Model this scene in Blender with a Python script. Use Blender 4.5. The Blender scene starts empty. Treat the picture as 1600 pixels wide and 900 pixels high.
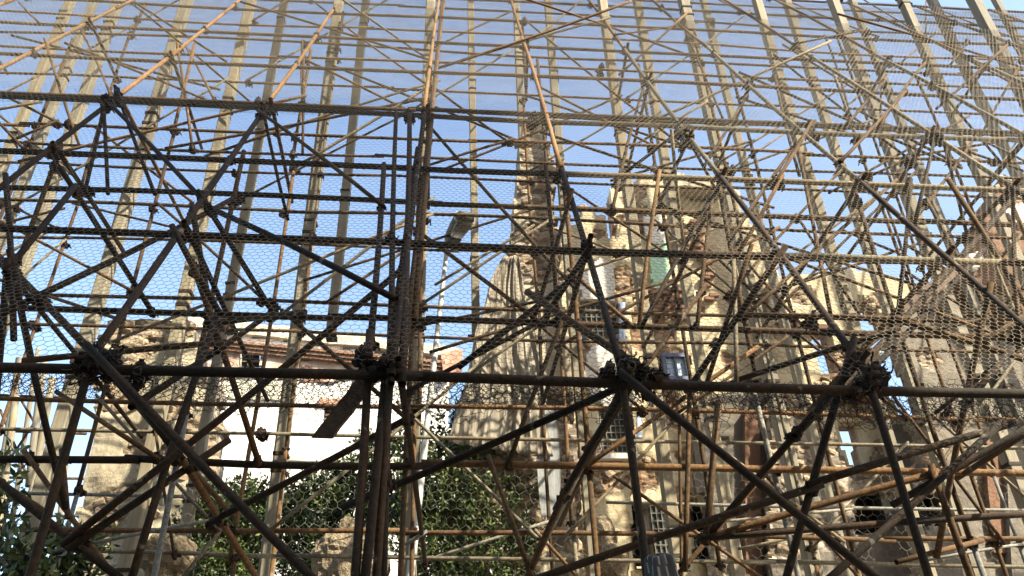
import bpy, math, random
import numpy as np
from mathutils import Vector, Matrix, geometry
random.seed(7); RNG = np.random.default_rng(7)
S = bpy.context.scene
C = S.collection
# ------------------------------------------------------------------ camera
EYE = np.array([0., 0., 1.6])
_psi, _th, _rho, FPX = math.radians(4.7), math.radians(32.65), math.radians(2.05), 1256.0
FW = np.array([math.sin(_psi)*math.cos(_th), math.cos(_psi)*math.cos(_th), math.sin(_th)])
_R0 = np.array([math.cos(_psi), -math.sin(_psi), 0]); _U0 = np.cross(_R0, FW)
RT = math.cos(_rho)*_R0 - math.sin(_rho)*_U0
UP = math.cos(_rho)*_U0 + math.sin(_rho)*_R0
cd = bpy.data.cameras.new('camera'); cam = bpy.data.objects.new('camera', cd); C.objects.link(cam)
cd.sensor_width = 36; cd.lens = 36*FPX/1600; cd.clip_start = .05; cd.clip_end = 3000
cam.matrix_world = Matrix(((RT[0], UP[0], -FW[0], EYE[0]), (RT[1], UP[1], -FW[1], EYE[1]), (RT[2], UP[2], -FW[2], EYE[2]), (0, 0, 0, 1)))
S.camera = cam
# ------------------------------------------------------------------ sky and sun
SUN_EL, SUN_AZ = math.radians(41), math.radians(50)        # azimuth: to the right of straight behind the viewer
to_sun = Vector((math.sin(SUN_AZ)*math.cos(SUN_EL), -math.cos(SUN_AZ)*math.cos(SUN_EL), math.sin(SUN_EL)))
w = bpy.data.worlds.new('World'); S.world = w; w.use_nodes = True
nt = w.node_tree; bg = nt.nodes['Background']
sky = nt.nodes.new('ShaderNodeTexSky'); sky.sky_type = 'NISHITA'; sky.sun_disc = False
sky.sun_elevation = SUN_EL; sky.sun_rotation = math.atan2(to_sun.x, to_sun.y)
sky.air_density = 1.15; sky.dust_density = 1.6; sky.ozone_density = 0.2
nt.links.new(sky.outputs[0], bg.inputs[0]); bg.inputs[1].default_value = 0.13
sl = bpy.data.lights.new('sun', 'SUN'); sl.energy = 5.0; sl.angle = math.radians(.53); sl.color = (1, .90, .70)
so = bpy.data.objects.new('sun', sl); C.objects.link(so); so.rotation_euler = to_sun.to_track_quat('Z', 'Y').to_euler()
so.location = (20, -20, 30)
S.view_settings.view_transform = 'Standard'; S.view_settings.look = 'None'; S.view_settings.exposure = 1.68
S.view_settings.gamma = 1

# ------------------------------------------------------------------ helpers
def proj(p):
    d = np.asarray(p, float) - EYE
    return 800 + FPX*(d@RT)/(d@FW), 450 - FPX*(d@UP)/(d@FW)
def seen(p, m=80):
    d = np.asarray(p, float) - EYE
    if d@FW < .3: return False
    x, y = proj(p); return -m < x < 1600+m and -m < y < 900+m
def ray(px, py): return FW*FPX + RT*(px-800) - UP*(py-450)
def P(px, py, Y):
    d = ray(px, py); return EYE + d*(Y/d[1])
SL = -0.025                                               # the street, and every ledger with it, falls to the right
L0 = P(640, 587, 4.5)
RD = np.array([0, math.cos(math.radians(62.4)), math.sin(math.radians(62.4))])
RN = np.cross([1, 0, SL], RD); RN /= np.linalg.norm(RN)
if RN[1] > 0: RN = -RN
def PR(px, py, off=0.):                                   # onto the sloping face of the scaffold
    d = ray(px, py); t = ((L0 + RN*off - EYE)@RN)/(d@RN); return EYE + d*t
def rake(x, s): return np.array([x, L0[1]+RD[1]*s, L0[2]+SL*(x-L0[0])+RD[2]*s])

def hash3(ix, iy, iz):
    h = (ix*374761393 + iy*668265263 + iz*2147483647 + 1442695) & 0xffffffff
    h = ((h ^ (h >> 13))*1274126177) & 0xffffffff
    return ((h ^ (h >> 16)) & 0xffff)/65535.
def vnoise(x, y, z=None):
    x = np.asarray(x, float); y = np.asarray(y, float); z = np.zeros_like(x) if z is None else np.asarray(z, float)
    ix, iy, iz = np.floor(x).astype(np.int64), np.floor(y).astype(np.int64), np.floor(z).astype(np.int64)
    fx, fy, fz = x-ix, y-iy, z-iz
    fx, fy, fz = fx*fx*(3-2*fx), fy*fy*(3-2*fy), fz*fz*(3-2*fz)
    r = 0
    for a in (0, 1):
        for b in (0, 1):
            for c in (0, 1):
                r = r + hash3(ix+a, iy+b, iz+c)*(fx if a else 1-fx)*(fy if b else 1-fy)*(fz if c else 1-fz)
    return r
def fbm(x, y, z=None, o=4):
    r, a, f, t = 0, .5, 1., 0
    for k in range(o):
        r = r + a*vnoise(np.asarray(x)*f+17*k, np.asarray(y)*f+5*k, None if z is None else np.asarray(z)*f); t += a; a *= .5; f *= 2.03
    return r/t

def mesh(name, v, f, mat=None, smooth=False):
    m = bpy.data.meshes.new(name)
    m.from_pydata([tuple(map(float, p)) for p in v], [], [tuple(int(i) for i in q) for q in f])
    if mat: m.materials.append(mat)
    if smooth: m.polygons.foreach_set('use_smooth', [True]*len(m.polygons))
    m.update(); return m
def link(name, me, parent=None, loc=None):
    o = bpy.data.objects.new(name, me); C.objects.link(o)
    if loc is not None: o.location = loc
    if parent: o.parent = parent
    return o
WL = {}                                                   # world location of every root and part
def wl(o): return WL.get(o.name, np.zeros(3)) if o else np.zeros(3)
def part(name, v, f, mat, parent=None, smooth=False, org=None):
    """one mesh object; v in world coordinates, origin at org (default: the parent's origin)"""
    base = wl(parent)
    v = np.asarray(v, float)
    org = base if org is None else np.asarray(org, float)
    o = link(name, mesh(name, v-org, f, mat, smooth), parent, org-base)
    WL[o.name] = org
    return o
def tag(o, label=None, cat=None, group=None, kind=None):
    if label: o['label'] = label
    if cat: o['category'] = cat
    if group: o['group'] = group
    if kind: o['kind'] = kind
    return o
def thing(name, loc, label, cat, group=None):
    o = bpy.data.objects.new(name, None); C.objects.link(o); o.location = loc; o.empty_display_size = .2
    WL[o.name] = np.asarray(loc, float)
    return tag(o, label, cat, group)
def frame(d):
    d = np.asarray(d, float); d = d/np.linalg.norm(d)
    a = np.cross(d, [0, 0, 1.]) if abs(d[2]) < .9 else np.cross(d, [1., 0, 0])
    a /= np.linalg.norm(a); return d, a, np.cross(d, a)
def tube_geo(pts, r, n=10, hollow=True):
    pts = [np.asarray(p, float) for p in pts]; v, f = [], []
    rr = r if hasattr(r, '__len__') else [r]*len(pts)
    for i, p in enumerate(pts):
        d = pts[min(i+1, len(pts)-1)] - pts[max(i-1, 0)]
        d, a, b = frame(d)
        for k in range(n):
            t = 2*math.pi*k/n; v.append(p + rr[i]*(math.cos(t)*a + math.sin(t)*b))
    for i in range(len(pts)-1):
        for k in range(n):
            f.append((i*n+k, i*n+(k+1) % n, (i+1)*n+(k+1) % n, (i+1)*n+k))
    for e, s in ((0, 1), (len(pts)-1, -1)):
        if hollow:
            d, a, b = frame(pts[-1]-pts[0]); c0 = len(v)
            dd = d*s*.06
            for k in range(n):
                t = 2*math.pi*k/n; v.append(pts[e] + rr[e]*.86*(math.cos(t)*a + math.sin(t)*b))
            for k in range(n):
                t = 2*math.pi*k/n; v.append(pts[e] + dd + rr[e]*.86*(math.cos(t)*a + math.sin(t)*b))
            for k in range(n):
                k2 = (k+1) % n
                f.append((e*n+k, e*n+k2, c0+k2, c0+k) if s < 0 else (e*n+k, c0+k, c0+k2, e*n+k2))
                f.append((c0+k, c0+k2, c0+n+k2, c0+n+k) if s < 0 else (c0+k, c0+n+k, c0+n+k2, c0+k2))
            f.append([c0+n+k for k in range(n)] if s < 0 else [c0+n+k for k in reversed(range(n))])
        else:
            f.append([e*n+k for k in range(n)] if s < 0 else [e*n+k for k in reversed(range(n))])
    return v, f
def box_geo(c, h, ax=None):
    c = np.asarray(c, float); ax = np.eye(3) if ax is None else np.asarray(ax, float)
    v = [c + ax[0]*h[0]*i + ax[1]*h[1]*j + ax[2]*h[2]*k for i in (-1, 1) for j in (-1, 1) for k in (-1, 1)]
    return v, [(0, 1, 3, 2), (4, 6, 7, 5), (0, 4, 5, 1), (2, 3, 7, 6), (0, 2, 6, 4), (1, 5, 7, 3)]
def join(*gs):
    v, f = [], []
    for gv, gf in gs:
        n = len(v); v += list(gv); f += [tuple(i+n for i in q) for q in gf]
    return v, f
def lerp(a, b, t): return np.asarray(a)*(1-t) + np.asarray(b)*t

# ------------------------------------------------------------------ materials
def node_mat(name, rough=.8, metal=0.):
    m = bpy.data.materials.new(name); m.use_nodes = True
    t = m.node_tree; b = t.nodes['Principled BSDF']; b.inputs['Roughness'].default_value = rough; b.inputs['Metallic'].default_value = metal
    return m, t, b
def N(t, kind, **kw):
    n = t.nodes.new(kind)
    for k, v in kw.items(): setattr(n, k, v)
    return n
def pos(t, scale=(1, 1, 1)):
    g = N(t, 'ShaderNodeNewGeometry'); m = N(t, 'ShaderNodeMapping'); m.inputs['Scale'].default_value = scale
    t.links.new(g.outputs['Position'], m.inputs['Vector']); return m.outputs[0]
def noise(t, vec, scale, detail=5, rough=.6):
    n = N(t, 'ShaderNodeTexNoise'); n.inputs['Scale'].default_value = scale; n.inputs['Detail'].default_value = detail; n.inputs['Roughness'].default_value = rough
    t.links.new(vec, n.inputs['Vector']); return n.outputs['Fac']
def ramp(t, fac, stops):
    r = N(t, 'ShaderNodeValToRGB'); e = r.color_ramp.elements
    while len(e) < len(stops): e.new(.5)
    for q, (p, c) in zip(e, stops): q.position = p; q.color = (*c, 1) if len(c) == 3 else c
    t.links.new(fac, r.inputs[0]); return r.outputs[0]
def mix(t, fac, a, b, mode='MIX'):
    n = N(t, 'ShaderNodeMix', data_type='RGBA', blend_type=mode)
    for s, x in ((0, fac), (6, a), (7, b)):
        if isinstance(x, (int, float)): n.inputs[s].default_value = x
        elif isinstance(x, tuple): n.inputs[s].default_value = (*x, 1)
        else: t.links.new(x, n.inputs[s])
    return n.outputs[2]
def bump(t, b, h, strength=.5, dist=.02):
    n = N(t, 'ShaderNodeBump'); n.inputs['Strength'].default_value = strength; n.inputs['Distance'].default_value = dist
    t.links.new(h, n.inputs['Height']); t.links.new(n.outputs[0], b.inputs['Normal'])
def simple(name, stops, scale=6, rough=.85, metal=0., bs=.4, bd=.01, sc=(1, 1, 1), detail=6):
    m, t, b = node_mat(name, rough, metal); v = pos(t, sc); n = noise(t, v, scale, detail, .65)
    t.links.new(ramp(t, n, stops), b.inputs['Base Color']); bump(t, b, noise(t, v, scale*4), bs, bd); return m
def simple2(name, stops, scale, rough, metal, bs, bd, sc):
    m, t, b = node_mat(name, rough, metal); v = pos(t, sc); n = noise(t, v, scale, 6, .65)
    oi = N(t, 'ShaderNodeObjectInfo'); c = mix(t, 1., ramp(t, n, stops), ramp(t, oi.outputs['Random'], [(0, (.70, .70, .72)), (.45, (.95, .93, .90)), (1, (1.0, .93, .80))]), 'MULTIPLY')
    n4 = noise(t, pos(t, (1, 1, .6)), 1.3, 5, .65); c = mix(t, ramp(t, n4, [(.52, (0, 0, 0)), (.66, (.55, .55, .55))]), c, (.085, .072, .055))
    t.links.new(c, b.inputs['Base Color']); bump(t, b, noise(t, v, scale*4), bs, bd); return m
def tube_mat(name, base, rust, lo, hi, rough=.6, metal=.0):
    m, t, b = node_mat(name, rough, metal); v = pos(t); b.inputs['Specular IOR Level'].default_value = .22
    n = noise(t, v, 2.1, 7, .7); n2 = noise(t, v, 38, 4, .7)
    c = mix(t, ramp(t, n, [(lo, (0, 0, 0)), (hi, (1, 1, 1))]), base, rust)
    c = mix(t, ramp(t, n2, [(.35, (.45, .45, .45)), (.65, (1, 1, 1))]), (0, 0, 0), c)
    n3 = noise(t, v, 9, 3, .5)
    c = mix(t, ramp(t, n3, [(.66, (0, 0, 0)), (.72, (.35, .35, .35))]), c, (.42, .39, .33))      # mortar splashes
    oi = N(t, 'ShaderNodeObjectInfo'); c = mix(t, 1., c, ramp(t, oi.outputs['Random'], [(0, (.62, .62, .64)), (.5, (.9, .9, .9)), (1, (1.0, .90, .78))]), 'MULTIPLY')
    t.links.new(c, b.inputs['Base Color']); bump(t, b, n2, .8, .006); return m
M_DARK = tube_mat('shaded_old_steel', (.034, .026, .0185), (.085, .049, .027), .42, .68, .85)  # old steel, darkened so the colour itself carries the shade on the near tubes
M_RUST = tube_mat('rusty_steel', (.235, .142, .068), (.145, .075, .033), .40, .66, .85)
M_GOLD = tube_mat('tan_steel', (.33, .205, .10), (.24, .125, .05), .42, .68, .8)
M_BROWN = tube_mat('brown_steel', (.088, .054, .027), (.17, .098, .044), .42, .66, .85)
M_PALE = tube_mat('pale_steel', (.27, .235, .16), (.19, .115, .06), .48, .72, .75)
M_GREY = tube_mat('grey_steel', (.27, .27, .245), (.19, .15, .10), .55, .78, .7)
M_CLAMP = tube_mat('clamp_iron', (.026, .018, .013), (.07, .036, .02), .4, .66, .7)
M_WIRE = simple('galvanised_wire', [(.3, (.105, .092, .066)), (.7, (.235, .205, .15))], 3, .7, .0, 0)
M_WIREL = simple('bright_wire', [(.3, (.12, .115, .098)), (.7, (.26, .245, .205))], 3, .6, .0, 0)
M_RAG = simple('black_rag', [(.3, (.006, .006, .006)), (.7, (.016, .015, .014))], 14, .95)
M_POST = simple2('pale_post_timber', [(.25, (.145, .13, .098)), (.5, (.24, .218, .165)), (.78, (.315, .288, .218))], 2.2, .85, 0, .6, .01, (6, 6, .5))
M_PLANK = simple('brown_plank_timber', [(.3, (.06, .036, .022)), (.7, (.14, .088, .055))], 3, .85, 0, .6, .01, (5, 5, 5))
M_LEAF, _t, _b = node_mat('citrus_leaf', .42)
_o = N(_t, 'ShaderNodeAttribute'); _o.attribute_name = 'tint'
_t.links.new(ramp(_t, _o.outputs['Fac'], [(0, (.012, .024, .008)), (.4, (.034, .062, .016)), (.7, (.10, .14, .036)), (1, (.21, .22, .07))]), _b.inputs['Base Color'])
_b.inputs['Transmission Weight'].default_value = 0
M_BARK = simple('bark', [(.3, (.06, .045, .03)), (.7, (.16, .12, .085))], 9, .9, 0, .8, .03)
M_ROCK = simple('sandy_rock', [(.25, (.17, .125, .075)), (.5, (.30, .235, .15)), (.75, (.40, .33, .23))], 5, .92, 0, 1, .09)
M_STONE = simple('rubble_stone', [(.25, (.17, .12, .08)), (.5, (.33, .25, .17)), (.75, (.46, .38, .27))], 4, .92, 0, .8, .03)
M_BRICK = simple('old_brick', [(.25, (.13, .062, .036)), (.5, (.21, .112, .066)), (.78, (.29, .19, .125))], 5, .9, 0, .8, .02)
def wall_mat(name, plaster, stone, streak=.5):
    m, t, b = node_mat(name, .92); v = pos(t)
    n1 = noise(t, v, .9, 7, .65); n2 = noise(t, v, 7, 6, .7); n3 = noise(t, pos(t, (3.2, 3.2, .28)), 1.6, 5, .6)
    p = ramp(t, n1, [(.3, plaster[0]), (.5, plaster[1]), (.72, plaster[2])])
    p = mix(t, ramp(t, n3, [(.5, (0, 0, 0)), (.72, (streak,)*3)]), p, stone[0])
    p = mix(t, ramp(t, n2, [(.60, (0, 0, 0)), (.70, (.6, .6, .6))]), p, stone[1])
    vo = N(t, 'ShaderNodeTexVoronoi'); vo.inputs['Scale'].default_value = 5.5; vo.inputs['Randomness'].default_value = .9
    vv = N(t, 'ShaderNodeMapping'); vv.inputs['Scale'].default_value = (1, 1, 1.7); t.links.new(v, vv.inputs['Vector']); t.links.new(vv.outputs[0], vo.inputs['Vector'])
    vd = N(t, 'ShaderNodeTexVoronoi', feature='DISTANCE_TO_EDGE'); vd.inputs['Scale'].default_value = 5.5; vd.inputs['Randomness'].default_value = .9; t.links.new(vv.outputs[0], vd.inputs['Vector'])
    sc = ramp(t, vo.outputs['Color'], [(.15, stone[0]), (.5, stone[1]), (.85, stone[2])])
    sc = mix(t, ramp(t, vd.outputs['Distance'], [(.0, (.75, .75, .75)), (.09, (0, 0, 0))]), sc, (.10, .075, .05))
    sc = mix(t, ramp(t, n2, [(.3, (.5, .5, .5)), (.6, (0, 0, 0))]), sc, stone[0])
    a = N(t, 'ShaderNodeAttribute'); a.attribute_name = 'bare'
    f = ramp(t, a.outputs['Fac'], [(.35, (0, 0, 0)), (.6, (1, 1, 1))])
    t.links.new(mix(t, f, p, sc), b.inputs['Base Color'])
    h = mix(t, f, n2, vd.outputs['Distance']); bump(t, b, h, .7, .05); return m
BROWN3 = ((.13, .08, .045), (.27, .165, .095), (.40, .28, .18))
GREY3 = ((.14, .115, .09), (.27, .22, .17), (.38, .33, .26))
M_CREAM = wall_mat('cream_plaster', ((.38, .30, .19), (.54, .46, .30), (.62, .55, .39)), BROWN3, .35)
M_PIER = wall_mat('rubble_pier', ((.27, .225, .155), (.41, .36, .26), (.50, .45, .34)), GREY3, .6)
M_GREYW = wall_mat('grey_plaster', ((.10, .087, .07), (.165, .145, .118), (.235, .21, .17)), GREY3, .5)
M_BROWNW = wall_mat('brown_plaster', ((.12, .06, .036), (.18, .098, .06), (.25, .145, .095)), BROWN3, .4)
M_WHITE = wall_mat('white_limewash', ((.74, .72, .66), (.82, .80, .76), (.85, .84, .81)), ((.45, .38, .28), (.62, .56, .46), (.7, .66, .58)), .12)
M_FRIEZE = wall_mat('stained_frieze', ((.30, .17, .12), (.46, .33, .25), (.62, .54, .44)), ((.16, .075, .05), (.30, .15, .10), (.50, .42, .34)), .5)
M_PALEW = simple('pale_plaster_patch', [(.3, (.60, .56, .48)), (.6, (.74, .71, .64))], 5, .9)
M_GREEN = simple('green_paint', [(.3, (.36, .60, .44)), (.7, (.46, .70, .54))], 6, .75)
M_BLUE = simple('pale_blue_paint', [(.3, (.36, .47, .66)), (.7, (.46, .58, .76))], 6, .6)
M_BLUEF = simple('blue_frame_paint', [(.3, (.06, .085, .16)), (.7, (.10, .13, .22))], 6, .5)
M_LEAD = simple('grille_bar', [(.3, (.11, .105, .09)), (.7, (.19, .18, .155))], 9, .7)
M_VOID = simple('dark_interior', [(.3, (.012, .011, .010)), (.7, (.03, .027, .024))], 3, .95)
M_TILE = simple('roof_tile', [(.25, (.24, .11, .07)), (.5, (.42, .22, .15)), (.8, (.55, .38, .29))], 6, .85)
M_LICHEN = simple('lichen_coping', [(.3, (.33, .34, .22)), (.55, (.56, .52, .42)), (.8, (.68, .64, .55))], 7, .9)
M_POLE = simple('lamp_pole_paint', [(.3, (.42, .43, .40)), (.7, (.60, .60, .56))], 7, .5)
M_LAMP = simple('lamp_housing', [(.3, (.045, .043, .036)), (.7, (.085, .08, .066))], 9, .6)
M_TARP = simple('weathered_sacking', [(.28, (.065, .052, .038)), (.42, (.19, .162, .125)), (.55, (.30, .27, .215)), (.75, (.38, .352, .295))], 2.4, .95, 0, .7, .02, (5, 5, .35))
M_BOARD = simple('grey_board', [(.3, (.20, .21, .21)), (.7, (.34, .35, .35))], 3, .85, 0, .6, .01, (5, 5, .4))
M_GROUND = simple('street_ground', [(.3, (.10, .09, .075)), (.7, (.22, .19, .15))], 1.2, .95, 0, .5, .02)
m, t, b = node_mat('glass_block', .12); b.inputs['IOR'].default_value = 1.5
t.links.new(ramp(t, noise(t, pos(t), 4), [(.3, (.03, .04, .036)), (.7, (.09, .11, .10))]), b.inputs['Base Color']); M_GBLOCK = m
m, t, b = node_mat('lamp_glass', .3); b.inputs['Base Color'].default_value = (.10, .09, .07, 1); M_LGLASS = m
m, t, b = node_mat('striped_cloth', .95)
_a = N(t, 'ShaderNodeAttribute'); _a.attribute_name = 'stripe'
t.links.new(ramp(t, _a.outputs['Fac'], [(.45, (.05, .048, .046)), (.55, (.22, .215, .205))]), b.inputs['Base Color']); M_CLOTH = m

# ------------------------------------------------------------------ ground
gv = [(-1500, -1500, 0), (1500, -1500, 0), (1500, 1500, 0), (-1500, 1500, 0)]
tag(part('ground', gv, [(0, 1, 2, 3)], M_GROUND), kind='structure')

# ------------------------------------------------------------------ ruined walls (heightfield slabs with ragged outlines)
def inpoly(px, py, poly):
    r = np.zeros(px.shape, bool); n = len(poly)
    for i in range(n):
        (x1, y1), (x2, y2) = poly[i], poly[(i+1) % n]
        if y1 == y2: continue
        c = ((y1 > py) != (y2 > py)) & (px < (x2-x1)*(py-y1)/(y2-y1)+x1); r ^= c
    return r
def slab(name, Y, outline, mat, parent=None, holes=(), thick=.5, cell=.07, rag=.10, bare=.55, blobs=(), relief=.03, seed=0, batter=0., to_ground=True):
    """outline, holes and blobs are pixel outlines laid on the wall's own plane y=Y; the wall is a real slab thick metres deep"""
    W = lambda q: [tuple(P(x, y, Y)[[0, 2]]) for x, y in q]
    o = W(outline); hs = [W(h) for h in holes]
    if to_ground: zmin = 0
    xs, zs = [p[0] for p in o], [p[1] for p in o]
    x0, x1, z0, z1 = min(xs), max(xs), max(0 if to_ground else -9, min(zs)), max(zs)
    nx, nz = int((x1-x0)/cell)+3, int((z1-z0)/cell)+3
    gx = x0-cell + np.arange(nx)*cell; gz = z0 + np.arange(nz)*cell
    X, Z = np.meshgrid(gx, gz, indexing='ij')
    jx = (fbm(X*3+seed, Z*3)-.5)*2*rag + (vnoise(X*9+seed, Z*9)-.5)*rag; jz = (fbm(X*3+50+seed, Z*3+9)-.5)*2*rag + (vnoise(X*9, Z*9+31+seed)-.5)*rag
    cx, cz = X+jx, Z+jz
    ins = inpoly(cx, cz, o)
    for h in hs: ins &= ~inpoly(cx, cz, h)
    mk = fbm(X*.8+seed*3.1, Z*.8, o=5)
    fb = (mk > bare).astype(float)*np.clip((mk-bare)*14, 0, 1)
    for bx, by, br in blobs:
        c = P(bx, by, Y); rr = br*np.linalg.norm(c-EYE)/FPX
        d = np.hypot(X-c[0], Z-c[2])/rr + (fbm(X*2.2+seed, Z*2.2)-.5)*1.5
        fb = np.maximum(fb, np.clip((1-d)*4, 0, 1))
    yy = Y + (fbm(X*1.7+seed, Z*1.7)-.5)*relief*2 + fb*(.03+.07*vnoise(X*6+seed, Z*7.5)) + batter*(Z-z0) + .012*(vnoise(X*11, Z*11+seed)-.5)
    cells = ins[:-1, :-1]
    used = {}; V, F, A = [], [], []
    def vid(i, j, back):
        k = (i, j, back)
        if k not in used:
            used[k] = len(V); V.append((X[i, j], Y+thick if back else yy[i, j], Z[i, j])); A.append(1. if back else fb[i, j])
        return used[k]
    ci, cj = np.nonzero(cells)
    for i, j in zip(ci, cj):
        F.append((vid(i, j, 0), vid(i+1, j, 0), vid(i+1, j+1, 0), vid(i, j+1, 0)))
        F.append((vid(i, j, 1), vid(i, j+1, 1), vid(i+1, j+1, 1), vid(i+1, j, 1)))
        for di, dj, a, b2 in ((-1, 0, (i, j+1), (i, j)), (1, 0, (i+1, j), (i+1, j+1)), (0, -1, (i, j), (i+1, j)), (0, 1, (i+1, j+1), (i, j+1))):
            ii, jj = i+di, j+dj
            if not (0 <= ii < cells.shape[0] and 0 <= jj < cells.shape[1] and cells[ii, jj]):
                F.append((vid(*a, 0), vid(*a, 1), vid(*b2, 1), vid(*b2, 0)))
    ob = part(name, V, F, mat, parent)
    at = ob.data.attributes.new('bare', 'FLOAT', 'POINT'); at.data.foreach_set('value', A)
    bare_pts = [(X[i, j], yy[i, j], Z[i, j]) for i, j in zip(ci, cj) if fb[i, j] > .6]
    ob_info = dict(bare=bare_pts, X=X, Z=Z)
    return ob, ob_info
def stone_mesh(name, k, mat):
    rg = np.random.default_rng(100+k); v, f = [], []
    ny, nx = 4, 7
    for j in range(ny+1):
        th = math.pi*j/ny
        for i in range(nx):
            ph = 2*math.pi*i/nx
            d = np.array([math.sin(th)*math.cos(ph), math.sin(th)*math.sin(ph), math.cos(th)])
            d = np.sign(d)*np.abs(d)**.62
            v.append(d*rg.uniform(.78, 1.1))
    for j in range(ny):
        for i in range(nx): f.append((j*nx+i, (j+1)*nx+i, (j+1)*nx+(i+1) % nx, j*nx+(i+1) % nx))
    return mesh(name, v, f, mat)
STONES = [stone_mesh('stone', k, M_STONE) for k in range(7)]
BRICKM = [mesh('brick', *[x if i else [p+RNG.uniform(-.05, .05, 3) for p in x] for i, x in enumerate(box_geo((0, 0, 0), (1, 1, 1)))], M_BRICK) for k in range(5)]
def put(name, me, parent, p, s, rot):
    o = link(name, me, parent, np.asarray(p)-wl(parent)); o.scale = s; o.rotation_euler = rot; return o
def scatter(parent, pts, n, smin=.05, smax=.13, name='stone', avoid=.12):
    done = []
    idx = list(range(len(pts))); random.shuffle(idx)
    for i in idx:
        if len(done) >= n: break
        p = np.array(pts[i])
        if not seen(p, 10) or any(np.hypot(*(p-q)[[0, 2]]) < avoid for q in done[-60:]): continue
        done.append(p); s = random.uniform(smin, smax)
        put(name, random.choice(STONES), parent, p+np.array([0, .01, 0]), (s*1.25, s*.7, s*.8), (random.uniform(-.4, .4), random.uniform(-.5, .5), random.uniform(-.3, .3)))
def bricks(parent, Y, q, n, w=.11, h=.035):
    """courses of single old bricks standing proud of the broken plaster inside a pixel quad"""
    a, b, c = P(*q[0], Y), P(*q[1], Y), P(*q[2], Y)
    k = 0; z = min(a[2], c[2])
    rows = max(1, int(abs(a[2]-c[2])/(2*h+.012))); cols = max(1, int(abs(b[0]-a[0])/(2*w+.012)))
    for j in range(rows):
        for i in range(cols):
            if k >= n or random.random() < .28: continue
            x = min(a[0], b[0]) + (i+.5+(j % 2)*.5)*(2*w+.012)
            put('brick', random.choice(BRICKM), parent, (x, Y-.005-random.uniform(0, .03), z+(j+.5)*(2*h+.012)), (w*random.uniform(.85, 1), .05, h), (random.uniform(-.03, .03), random.uniform(-.05, .05), random.uniform(-.06, .06))); k += 1
def panel(name, Y, q, mat, parent, depth=.02, ragged=0):
    """a flat sheet of real thickness on plane Y from a pixel outline"""
    o = []
    for i, (x, y) in enumerate(q):
        x2, y2 = q[(i+1) % len(q)]; k = 6 if ragged else 1
        for s in range(k):
            o.append(P(x+(x2-x)*s/k+random.uniform(-ragged, ragged), y+(y2-y)*s/k+random.uniform(-ragged, ragged), Y))
    n = len(o); v = o + [p+np.array([0, depth, 0]) for p in o]
    tri = geometry.tessellate_polygon([[Vector((p[0], p[2], 0)) for p in o]])
    f = [tuple(t) for t in tri] + [tuple(i+n for i in reversed(t)) for t in tri] + [(i, i+n, (i+1) % n+n, (i+1) % n) for i in range(n)]
    return part(name, v, f, mat, parent)
def grid_window(parent, Y, q, nx, nz, blue=None, mat=M_GBLOCK):
    """window of square glass blocks between bars; q = (left, top, right, bottom) pixels"""
    a, b = P(q[0], q[1], Y), P(q[2], q[3], Y)
    x0, x1, z0, z1 = a[0], b[0], b[2], a[2]
    fr = part('window', *box_geo(((x0+x1)/2, Y+.10, (z0+z1)/2), ((x1-x0)/2, .03, (z1-z0)/2)), M_VOID, parent)
    bars = [box_geo((x0+(x1-x0)*i/nx, Y+.02, (z0+z1)/2), (.008, .03, (z1-z0)/2+.02)) for i in range(nx+1)]
    bars += [box_geo(((x0+x1)/2, Y+.015, z0+(z1-z0)*j/nz), ((x1-x0)/2+.02, .028, .008)) for j in range(nz+1)]
    part('grille', *join(*bars), M_LEAD, fr)
    hx, hz = (x1-x0)/nx/2-.010, (z1-z0)/nz/2-.010
    me = mesh('pane', *box_geo((0, 0, 0), (hx, .025, hz)), mat)
    for i in range(nx):
        for j in range(nz):
            o = link('pane', me, fr, np.array([x0+(x1-x0)*(i+.5)/nx, Y+.05, z0+(z1-z0)*(j+.5)/nz])-wl(fr))
            o.rotation_euler = (random.uniform(-.05, .05), 0, random.uniform(-.05, .05))
    return fr
def opening(parent, Y, q, name='opening'):
    """a dark room behind a hole: an open box reaching back from the wall"""
    a, b = P(q[0], q[1], Y), P(q[2], q[3], Y); x0, x1, z0, z1 = a[0], b[0], max(b[2], .02), a[2]
    v = [(x, y, z) for y in (Y-.004, Y+.45) for x, z in ((x0, z0), (x1, z0), (x1, z1), (x0, z1))]
    return part(name, v, [(4, 5, 6, 7), (0, 1, 5, 4), (1, 2, 6, 5), (2, 3, 7, 6), (3, 0, 4, 7)], M_VOID, parent)
def rect(q): return [(q[0], q[1]), (q[2], q[1]), (q[2], q[3]), (q[0], q[3])]
BOT = 1250
def root(name, px, Y, label, cat, group=None):
    p = P(px, 700, Y); return thing(name, (p[0], Y, 0), label, cat, group)

# tall rubble pier in the middle
r = root('stone_pier', 850, 10.8, 'tall narrow rubble stone pier rising against the sky in the middle', 'ruin')
o, inf = slab('pier_shaft', 10.8, [(815, 188), (826, 178), (846, 182), (853, 200), (860, 262), (864, 340), (874, 420), (884, 520), (896, 640), (906, 760), (914, BOT), (676, BOT), (690, 780), (706, 700), (744, 640), (776, 600), (788, 500), (797, 400), (803, 300), (808, 230)], M_PIER, r, thick=.8, bare=.46, rag=.09, relief=.07, seed=3)
scatter(r, inf['bare'], 150, .05, .12)
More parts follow.
